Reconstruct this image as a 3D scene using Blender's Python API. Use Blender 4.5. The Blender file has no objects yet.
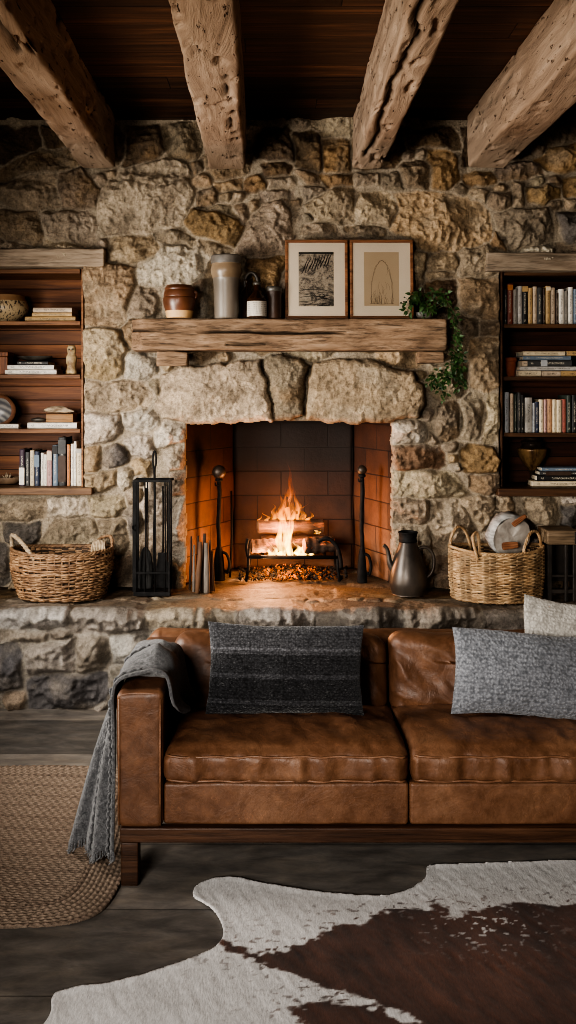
import bpy, math, random
import numpy as np
from mathutils import Vector, Matrix, noise as mnoise
PI = math.pi
rnd = random.Random(7)
COL = bpy.context.scene.collection
# ------------------------------------------------------------------ camera frame (metres; camera looks along +Y)
FPX, CX, CY, EYE = 920.0, 278.0, 390.0, 1.66
def X(px, D): return (px - CX) / FPX * D
def Z(py, D): return EYE - (py - CY) / FPX * D
def FLOORP(px, py):
    D = FPX * EYE / (py - CY)
    return (X(px, D), D)
WY = 5.31          # wall plane
HY = 4.80          # hearth front
HZ = 0.52          # hearth top

# ------------------------------------------------------------------ object helpers
def tag(o, label=None, cat=None, group=None, kind=None):
    if label: o['label'] = label
    if cat: o['category'] = cat
    if group: o['group'] = group
    if kind: o['kind'] = kind
    return o
def thing(name, label, cat, loc=(0, 0, 0), rot=(0, 0, 0), group=None, kind='thing'):
    o = bpy.data.objects.new(name, None); COL.objects.link(o)
    o.empty_display_size = 0.05
    o.location = loc; o.rotation_euler = rot
    return tag(o, label, cat, group, kind)
def mesh(name, V, F, m=None, parent=None, smooth=True, loc=None, rot=None, col=None, auto=None):
    me = bpy.data.meshes.new(name)
    if isinstance(V, np.ndarray): V = V.tolist()
    me.from_pydata(V, [], F); me.update()
    if smooth:
        me.polygons.foreach_set('use_smooth', [True] * len(me.polygons))
        if auto is not None:
            try: me.set_sharp_from_angle(angle=math.radians(auto))
            except Exception: pass
    if col is not None:
        a = me.color_attributes.new('Col', 'FLOAT_COLOR', 'POINT')
        c = np.ones((len(V), 4), dtype=np.float32); c[:, :3] = col
        a.data.foreach_set('color', c.ravel())
    o = bpy.data.objects.new(name, me); COL.objects.link(o)
    if m: me.materials.append(m)
    if parent: o.parent = parent
    if loc: o.location = loc
    if rot: o.rotation_euler = rot
    return o
class MB:
    def __init__(s): s.V = []; s.F = []
    def add(s, VF, M=None):
        V, F = VF; b = len(s.V)
        for v in V:
            s.V.append(tuple(M @ Vector(v)) if M is not None else tuple(v))
        for f in F: s.F.append(tuple(i + b for i in f))
        return s
    def build(s, name, m, parent=None, smooth=True, auto=None, **k):
        return mesh(name, s.V, s.F, m, parent, smooth, auto=auto, **k)
def T(x=0, y=0, z=0, rx=0, ry=0, rz=0, s=None):
    M = Matrix.Translation((x, y, z)) @ Matrix.Rotation(rz, 4, 'Z') @ Matrix.Rotation(ry, 4, 'Y') @ Matrix.Rotation(rx, 4, 'X')
    if s: M = M @ Matrix.Diagonal((*s, 1))
    return M
def rbox(sx, sy, sz, r=0.01, n=(1, 1, 1), k=2, c=(0, 0, 0)):
    """box with rounded edges; n inner divisions per axis, k divisions in the rounding"""
    h = (sx / 2, sy / 2, sz / 2); r = min(r, min(h) * 0.999)
    ax = []
    for i in range(3):
        inn = [-(h[i] - r) + 2 * (h[i] - r) * j / n[i] for j in range(n[i] + 1)]
        mar = [math.tan((j + 1) / k * PI / 4) * r for j in range(k)]
        ax.append([-(h[i] - r) - m for m in reversed(mar)] + inn + [(h[i] - r) + m for m in mar])
    V = []; idx = {}; F = []
    def vid(q):
        key = tuple(round(a, 6) for a in q)
        if key in idx: return idx[key]
        inner = [max(-(h[i] - r), min(h[i] - r, q[i])) for i in range(3)]
        d = [q[i] - inner[i] for i in range(3)]
        l = math.sqrt(sum(a * a for a in d)) or 1
        p = [inner[i] + r * d[i] / l + c[i] for i in range(3)]
        V.append(tuple(p)); idx[key] = len(V) - 1
        return idx[key]
    for a in range(3):
        b, cc = (a + 1) % 3, (a + 2) % 3
        for sgn in (-1, 1):
            for i in range(len(ax[b]) - 1):
                for j in range(len(ax[cc]) - 1):
                    q = []
                    for (u, v) in ((i, j), (i + 1, j), (i + 1, j + 1), (i, j + 1)):
                        p = [0, 0, 0]; p[a] = sgn * h[a]; p[b] = ax[b][u]; p[cc] = ax[cc][v]
                        q.append(vid(p))
                    F.append(tuple(q) if sgn > 0 else tuple(reversed(q)))
    return V, F
def box(x0, x1, y0, y1, z0, z1, r=0.002, k=1):
    return rbox(x1 - x0, y1 - y0, z1 - z0, r, (1, 1, 1), k, ((x0 + x1) / 2, (y0 + y1) / 2, (z0 + z1) / 2))
def tube(P, R, n=8, caps=True, closed=False, flat=1.0):
    P = [Vector(p) for p in P]; m = len(P)
    if not hasattr(R, '__len__'): R = [R] * m
    V = []; F = []; up = None
    for i in range(m):
        if closed: t = P[(i + 1) % m] - P[(i - 1) % m]
        else: t = P[min(i + 1, m - 1)] - P[max(i - 1, 0)]
        t = t.normalized() if t.length > 0 else Vector((0, 0, 1))
        if up is None:
            up = Vector((0, 0, 1)) if abs(t.z) < 0.9 else Vector((1, 0, 0))
        a = t.cross(up)
        if a.length < 1e-6: a = t.orthogonal()
        a.normalize(); b = a.cross(t).normalized(); up = b
        for j in range(n):
            th = 2 * PI * j / n
            V.append(tuple(P[i] + R[i] * (math.cos(th) * a + flat * math.sin(th) * b)))
    for i in range(m if closed else m - 1):
        i2 = (i + 1) % m
        for j in range(n):
            j2 = (j + 1) % n
            F.append((i * n + j, i * n + j2, i2 * n + j2, i2 * n + j))
    if caps and not closed:
        F.append(tuple(range(n))[::-1]); F.append(tuple((m - 1) * n + j for j in range(n)))
    # orient outward
    return V, [tuple(reversed(f)) for f in F]
def lathe(prof, n=32, sx=1, sy=1, c=(0, 0, 0), caps=True):
    V = []; F = []
    for (r, z) in prof:
        for j in range(n):
            t = 2 * PI * j / n
            V.append((c[0] + r * sx * math.cos(t), c[1] + r * sy * math.sin(t), c[2] + z))
    m = len(prof)
    for i in range(m - 1):
        for j in range(n):
            j2 = (j + 1) % n
            F.append((i * n + j, i * n + j2, (i + 1) * n + j2, (i + 1) * n + j))
    if caps:
        F.append(tuple(range(n))[::-1]); F.append(tuple((m - 1) * n + j for j in range(n)))
    return V, F
def smoothprof(pts, sub=5):
    out = []
    n = len(pts)
    for i in range(n - 1):
        p0, p1, p2, p3 = pts[max(i - 1, 0)], pts[i], pts[i + 1], pts[min(i + 2, n - 1)]
        for s in range(sub):
            t = s / sub
            out.append(tuple(0.5 * (2 * p1[k] + (p2[k] - p0[k]) * t + (2 * p0[k] - 5 * p1[k] + 4 * p2[k] - p3[k]) * t * t + (3 * p1[k] - p0[k] - 3 * p2[k] + p3[k]) * t ** 3) for k in range(len(p1))))
    out.append(tuple(pts[-1]))
    return out
def sphere(r, c=(0, 0, 0), n=16, m=10, s=(1, 1, 1)):
    prof = [(max(1e-5, r * math.sin(PI * i / m)), -r * math.cos(PI * i / m)) for i in range(m + 1)]
    V, F = lathe(prof, n)
    return [(c[0] + v[0] * s[0], c[1] + v[1] * s[1], c[2] + v[2] * s[2]) for v in V], F

# ------------------------------------------------------------------ noise in numpy
_L = np.random.RandomState(11).rand(64, 64, 64).astype(np.float32)
def vn3(x, y, z):
    x = np.asarray(x, dtype=np.float64); y = np.asarray(y, dtype=np.float64) + 0 * x; z = np.asarray(z, dtype=np.float64) + 0 * x
    xi = np.floor(x).astype(int); yi = np.floor(y).astype(int); zi = np.floor(z).astype(int)
    fx = x - xi; fy = y - yi; fz = z - zi
    fx = fx * fx * (3 - 2 * fx); fy = fy * fy * (3 - 2 * fy); fz = fz * fz * (3 - 2 * fz)
    g = lambda a, b, c: _L[(xi + a) & 63, (yi + b) & 63, (zi + c) & 63]
    r = 0
    for a in (0, 1):
        for b in (0, 1):
            for c in (0, 1):
                r = r + g(a, b, c) * (fx if a else 1 - fx) * (fy if b else 1 - fy) * (fz if c else 1 - fz)
    return r * 2 - 1
def fbm(x, y, z=0.0, o=4, gain=0.5):
    s = 0; a = 1; t = 0
    for i in range(o):
        s = s + a * vn3(np.asarray(x) * 2 ** i + 17.3 * i, np.asarray(y) * 2 ** i + 5.1 * i, np.asarray(z) * 2 ** i + 3.7 * i); t += a; a *= gain
    return s / t
def disp(VF, fn):
    """displace vertices: fn(Nx3 array) -> Nx3 array"""
    V = np.array(VF[0], dtype=np.float64)
    return fn(V), VF[1]
def rough(VF, amp, sc, o=3, seed=0.0, axis=(1, 1, 1)):
    V = np.array(VF[0], dtype=np.float64)
    q = V * np.array(sc if hasattr(sc, '__len__') else (sc,) * 3)
    d = np.stack([fbm(q[:, 0] + seed + 31 * k, q[:, 1] + 7 * k, q[:, 2], o) for k in range(3)], 1)
    return V + d * amp * np.array(axis), VF[1]

# ------------------------------------------------------------------ materials
def newmat(name):
    m = bpy.data.materials.new(name); m.use_nodes = True
    nt = m.node_tree; b = nt.nodes['Principled BSDF']
    return m, nt, b
def N(nt, t, **k):
    n = nt.nodes.new(t)
    for a, v in k.items(): setattr(n, a, v)
    return n
def ramp(nt, stops, interp='LINEAR'):
    n = N(nt, 'ShaderNodeValToRGB'); n.color_ramp.interpolation = interp
    e = n.color_ramp.elements
    while len(e) > 1: e.remove(e[-1])
    e[0].position = stops[0][0]; c = stops[0][1]; e[0].color = (*c, 1) if len(c) == 3 else c
    for p, c in stops[1:]:
        x = e.new(p); x.color = (*c, 1) if len(c) == 3 else c
    return n
def coords(nt, scale=(1, 1, 1), src='Object', rot=(0, 0, 0)):
    tc = N(nt, 'ShaderNodeTexCoord'); mp = N(nt, 'ShaderNodeMapping')
    mp.inputs['Scale'].default_value = scale; mp.inputs['Rotation'].default_value = rot
    nt.links.new(tc.outputs[src], mp.inputs[0])
    return mp.outputs[0]
def noise_n(nt, vec, scale=5, detail=5, rough=0.55, dist=0.0):
    n = N(nt, 'ShaderNodeTexNoise'); n.inputs['Scale'].default_value = scale; n.inputs['Detail'].default_value = detail
    n.inputs['Roughness'].default_value = rough; n.inputs['Distortion'].default_value = dist
    nt.links.new(vec, n.inputs['Vector']); return n.outputs['Fac']
def mix(nt, fac, a, b, mode='MIX'):
    n = N(nt, 'ShaderNodeMix', data_type='RGBA', blend_type=mode)
    for s, v in ((0, fac), (6, a), (7, b)):
        if hasattr(v, 'is_output') or isinstance(v, bpy.types.NodeSocket): nt.links.new(v, n.inputs[s])
        elif s == 0: n.inputs[0].default_value = v
        else: n.inputs[s].default_value = (*v, 1) if len(v) == 3 else v
    return n.outputs[2]
def math_n(nt, op, a, b=None, c=None):
    n = N(nt, 'ShaderNodeMath', operation=op)
    for i, v in enumerate((a, b, c)):
        if v is None: continue
        if isinstance(v, bpy.types.NodeSocket): nt.links.new(v, n.inputs[i])
        else: n.inputs[i].default_value = v
    return n.outputs[0]
def bump(nt, b, h, strength=0.3, dist=0.01, prev=None):
    n = N(nt, 'ShaderNodeBump'); n.inputs['Strength'].default_value = strength; n.inputs['Distance'].default_value = dist
    nt.links.new(h, n.inputs['Height'])
    if prev is not None: nt.links.new(prev, n.inputs['Normal'])
    nt.links.new(n.outputs[0], b.inputs['Normal']); return n.outputs[0]
def simple(name, c1, c2=None, scale=8, rough_=0.6, bs=0.2, bscale=60, bd=0.004, metal=0.0, stretch=(1, 1, 1), spec=0.5, sheen=0.0, lo=0.35, hi=0.65, detail=5):
    m, nt, b = newmat(name)
    v = coords(nt, stretch)
    if c2 is None: b.inputs['Base Color'].default_value = (*c1, 1)
    else:
        f = noise_n(nt, v, scale, detail)
        r = ramp(nt, [(lo, c1), (hi, c2)]); nt.links.new(f, r.inputs[0]); nt.links.new(r.outputs[0], b.inputs['Base Color'])
    b.inputs['Roughness'].default_value = rough_; b.inputs['Metallic'].default_value = metal
    b.inputs['Specular IOR Level'].default_value = spec
    if sheen: b.inputs['Sheen Weight'].default_value = sheen; b.inputs['Sheen Roughness'].default_value = 0.5
    if bs: bump(nt, b, noise_n(nt, v, bscale, 4), bs, bd)
    return m
def wood(name, c1, c2, c3, axis=0, scale=1.0, rough_=0.6, bs=0.35, bd=0.006, dark=0.5, spec=0.3, al=1.4):
    """grain along axis"""
    m, nt, b = newmat(name)
    s = [22 * scale] * 3; s[axis] = al * scale
    v = coords(nt, s)
    g = noise_n(nt, v, 1.0, 8, 0.65, 0.6)
    r = ramp(nt, [(0.3, c1), (0.5, c2), (0.7, c3)]); nt.links.new(g, r.inputs[0])
    s2 = [60 * scale] * 3; s2[axis] = al * 1.5 * scale
    v2 = coords(nt, s2); g2 = noise_n(nt, v2, 1.0, 5, 0.7)
    r2 = ramp(nt, [(0.36, (dark, dark, dark)), (0.5, (1, 1, 1))]); nt.links.new(g2, r2.inputs[0])
    big = noise_n(nt, coords(nt), 2.5, 3)
    r3 = ramp(nt, [(0.3, (0.7, 0.68, 0.66)), (0.7, (1.15, 1.12, 1.1))]); nt.links.new(big, r3.inputs[0])
    c = mix(nt, 1.0, r.outputs[0], r2.outputs[0], 'MULTIPLY'); c = mix(nt, 1.0, c, r3.outputs[0], 'MULTIPLY')
    nt.links.new(c, b.inputs['Base Color']); b.inputs['Roughness'].default_value = rough_
    b.inputs['Specular IOR Level'].default_value = spec
    bump(nt, b, g2, bs, bd)
    return m
# ================================================================== STONEWORK
SC = {  # albedo families
    'g': (0.37, 0.325, 0.265), 't': (0.46, 0.37, 0.255), 'b': (0.30, 0.215, 0.13), 'd': (0.165, 0.16, 0.16),
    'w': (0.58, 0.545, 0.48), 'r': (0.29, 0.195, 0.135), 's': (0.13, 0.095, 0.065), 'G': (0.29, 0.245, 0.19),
    'y': (0.37, 0.265, 0.145), 'l': (0.46, 0.405, 0.32)}
MORTAR = (0.47, 0.425, 0.35)
_warm = np.array([1.02, .95, .885]) * .92
SC = {k: tuple(np.array(v) * _warm) for k, v in SC.items()}
MORTAR = tuple(np.array(MORTAR) * _warm * .95)
def poly_sd(px, py, P):
    """signed distance, positive inside"""
    d = np.full(px.shape, 1e9); ins = np.zeros(px.shape, bool); n = len(P)
    for i in range(n):
        ax, ay = P[i]; bx, by = P[(i + 1) % n]
        ex, ey = bx - ax, by - ay
        wx, wy = px - ax, py - ay
        t = np.clip((wx * ex + wy * ey) / (ex * ex + ey * ey + 1e-12), 0, 1)
        d = np.minimum(d, (wx - ex * t) ** 2 + (wy - ey * t) ** 2)
        c = ((ay > py) != (by > py))
        with np.errstate(divide='ignore', invalid='ignore'):
            xs = ax + (py - ay) * ex / (ey if ey != 0 else 1e-12)
        ins ^= c & (px < xs)
    d = np.sqrt(d)
    return np.where(ins, d, -d)
def stone_field(x0, x1, z0, z1, res, stones, seed, relief=1.0, filler=0.11, gap=0.006, block=None, fcols='gGtlw', jitter=0.012, grow=0.019, calm=()):
    """stones: list of (polygon in metres, colour letter, protrusion). Returns grids x, z, height, colour, id, sd"""
    R = np.random.RandomState(seed)
    nx = int(round((x1 - x0) / res)) + 1; nz = int(round((z1 - z0) / res)) + 1
    gx, gz = np.meshgrid(np.linspace(x0, x1, nx), np.linspace(z0, z1, nz))
    wxx = gx + fbm(gx * 14, gz * 14, seed, 3) * jitter * 1.3 + fbm(gx * 50, gz * 50, seed, 2) * jitter * 0.35
    wzz = gz + fbm(gx * 14 + 40, gz * 14, seed + 9, 3) * jitter * 1.3 + fbm(gx * 50 + 9, gz * 50, seed + 5, 2) * jitter * 0.35
    best = np.full(gx.shape, -1.0); second = np.full(gx.shape, -1.0); ids = np.full(gx.shape, -1)
    def apply(k, P):
        P = np.array(P)
        lo = P.min(0) - 0.05; hi = P.max(0) + 0.05
        i0 = max(0, int((lo[0] - x0) / res)); i1 = min(nx, int((hi[0] - x0) / res) + 2)
        j0 = max(0, int((lo[1] - z0) / res)); j1 = min(nz, int((hi[1] - z0) / res) + 2)
        if i1 <= i0 or j1 <= j0: return
        sl = (slice(j0, j1), slice(i0, i1))
        s = poly_sd(wxx[sl], wzz[sl], P)
        m = s > best[sl]
        second[sl] = np.where(m, best[sl], np.maximum(second[sl], s))
        best[sl] = np.where(m, s, best[sl]); ids[sl] = np.where(m & (s > -0.045), k, ids[sl])
    S = list(stones)
    for k, (P, c, pr) in enumerate(S): apply(k, P)
    # fill what is left with small stones
    tries = 0
    for r in (filler, filler * 0.62, filler * 0.36):
        for _ in range(int(500 * (x1 - x0) * (z1 - z0))):
            cx = R.uniform(x0, x1); cz = R.uniform(z0, z1)
            i = min(nx - 1, int((cx - x0) / res)); j = min(nz - 1, int((cz - z0) / res))
            if best[j, i] > -r * 0.85: continue
            if block is not None and block(cx, cz): continue
            rr = min(-best[j, i], r * 1.5) - gap * 1.2
            n = R.randint(6, 9); a0 = R.uniform(0, 6.28); st = R.uniform(0.75, 1.0)
            P = [(cx + rr * R.uniform(0.88, 1.12) * math.cos(a0 + 6.283 * q / n) * 1.08, cz + rr * st * R.uniform(0.88, 1.12) * math.sin(a0 + 6.283 * q / n)) for q in range(n)]
            S.append((P, fcols[R.randint(len(fcols))], R.uniform(0.6, 1.0)))
            apply(len(S) - 1, P)
    # stones swell towards each other until only a narrow joint is left
    best = np.minimum(best + grow, (best - second) * 0.5)
    H = np.zeros(gx.shape); C = np.zeros(gx.shape + (3,)); 
    mn = fbm(gx * 9, gz * 9, 3.3, 4)
    H[:] = mn * 0.007 - 0.004 + fbm(gx * 60, gz * 60, 1.1, 3) * 0.0025
    C[:] = np.array(MORTAR) * (1 + 0.25 * mn[..., None])
    fine = fbm(gx * 45, gz * 45, 6.0, 4); med = fbm(gx * 13, gz * 13, 2.0, 4)
    ridge = 1 - np.abs(fbm(gx * 22, gz * 22, 8.0, 4)) * 2
    chip = np.round(fbm(gx * 17, gz * 15, 31.0, 3) * 3.5) / 3.5
    for k, (P, c, pr) in enumerate(S):
        m = (ids == k) & (best > 0)
        if not m.any(): continue
        P = np.array(P); cen = P.mean(0); size = min(P.max(0) - P.min(0))
        xx = gx[m] - cen[0]; zz = gz[m] - cen[1]; sd = best[m]
        pl = np.full(xx.shape, 1e9)
        for q in range(R.randint(5, 9)):
            a = R.uniform(0, 6.283); sl = R.uniform(0.08, 0.75)
            off = R.uniform(0.0, 0.45) * sl * size
            pl = np.minimum(pl, off - sl * (xx * math.cos(a) + zz * math.sin(a)))
        pl = np.clip(pl, -0.055, 0.020)
        rl = relief * (0.5 if k in calm else 1.0)
        tx, tz = R.uniform(-0.10, 0.10), R.uniform(-0.08, 0.14)
        ew = R.uniform(0.005, 0.010)
        prof = 1 - np.exp(-np.maximum(sd - gap * 0.5, 0) / ew)
        h = (0.044 * pr * relief + (1.25 * pl + tx * xx + tz * zz + med[m] * 0.022 + np.maximum(ridge[m], -.5) * 0.016 + chip[m] * 0.012 + fine[m] * 0.013) * rl)
        H[m] = np.maximum(H[m] * (1 - prof) + h * prof, H[m] * (1 - prof) - 0.012)
        base = np.array(SC[c]) * R.uniform(0.86, 1.14) * np.array([R.uniform(0.97, 1.04), 1, R.uniform(0.94, 1.05)])
        alt = np.array(SC[{'g': 'G', 't': 'l', 'b': 'y', 'd': 'g', 'w': 'g', 'r': 'w', 's': 'b', 'G': 'b', 'y': 'G', 'l': 'G'}[c]])
        t2 = np.clip(fbm(gx[m] * 8 + 11 * k, gz[m] * 8, k, 4) * 1.6 + 0.05, 0, 0.62)[:, None]
        cc = base * (1 - t2) + alt * t2
        cc = cc * (1 + 0.45 * fine[m] + 0.38 * med[m])[:, None]
        e = np.clip(sd / 0.010, 0, 1)[:, None]
        C[m] = C[m] * (1 - e) + cc * e
    return gx, gz, H, np.clip(C, 0.01, 0.8), ids, best, S
def grid_mesh(name, pos, keep, col, m, parent=None, skirt=None, skirt_fn=None):
    """pos (nz,nx,3) grid; keep bool mask over vertices; skirt: vector to extrude open borders along"""
    nz, nx = keep.shape
    q = keep[:-1, :-1] & keep[1:, :-1] & keep[:-1, 1:] & keep[1:, 1:]
    gi = np.arange(nz * nx).reshape(nz, nx)
    F = np.stack([gi[:-1, :-1][q], gi[:-1, 1:][q], gi[1:, 1:][q], gi[1:, :-1][q]], 1)
    used = np.unique(F); remap = np.full(nz * nx, -1); remap[used] = np.arange(len(used))
    V = pos.reshape(-1, 3)[used]; Cc = col.reshape(-1, 3)[used]; F = remap[F]
    faces = F.tolist()
    if skirt is not None:
        E = np.concatenate([F[:, [0, 1]], F[:, [1, 2]], F[:, [2, 3]], F[:, [3, 0]]])
        key = np.sort(E, 1); kk = key[:, 0].astype(np.int64) * (len(V) + 1) + key[:, 1]
        u, inv, cnt = np.unique(kk, return_inverse=True, return_counts=True)
        be = E[cnt[inv] == 1]
        if skirt_fn is not None: be = np.array([e for e in be if skirt_fn(V[e[0]], V[e[1]])])
        bv = np.unique(be); m2 = {int(v): len(V) + i for i, v in enumerate(bv)}
        steps = 1
        B = V[bv] + np.array(skirt)
        V = np.concatenate([V, B]); Cc = np.concatenate([Cc, Cc[bv]])
        faces += [(int(b), int(a), m2[int(a)], m2[int(b)]) for a, b in be]
    return mesh(name, V, faces, m, parent, True, col=Cc)
def stone_mat(name, bstr=0.5):
    m, nt, b = newmat(name)
    at = N(nt, 'ShaderNodeAttribute', attribute_name='Col')
    v = coords(nt)
    f1 = noise_n(nt, v, 70, 6, 0.65); r1 = ramp(nt, [(0.28, (0.55, 0.53, 0.5)), (0.5, (1, 1, 1)), (0.72, (1.35, 1.33, 1.28))])
    nt.links.new(f1, r1.inputs[0])
    c = mix(nt, 1.0, at.outputs['Color'], r1.outputs[0], 'MULTIPLY')
    f2 = noise_n(nt, v, 220, 3, 0.6); r2 = ramp(nt, [(0.33, (0.6, 0.58, 0.56)), (0.45, (1, 1, 1))]); nt.links.new(f2, r2.inputs[0])
    c = mix(nt, 0.8, c, r2.outputs[0], 'MULTIPLY')
    nt.links.new(c, b.inputs['Base Color']); b.inputs['Roughness'].default_value = 0.85; b.inputs['Specular IOR Level'].default_value = 0.25
    h = math_n(nt, 'ADD', noise_n(nt, v, 34, 9, 0.72, 0.3), math_n(nt, 'MULTIPLY', noise_n(nt, v, 105, 4, 0.75), 0.55))
    bump(nt, b, h, bstr, 0.034)
    return m
M_STONE = stone_mat('fieldstone and mortar', 0.85)

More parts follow.
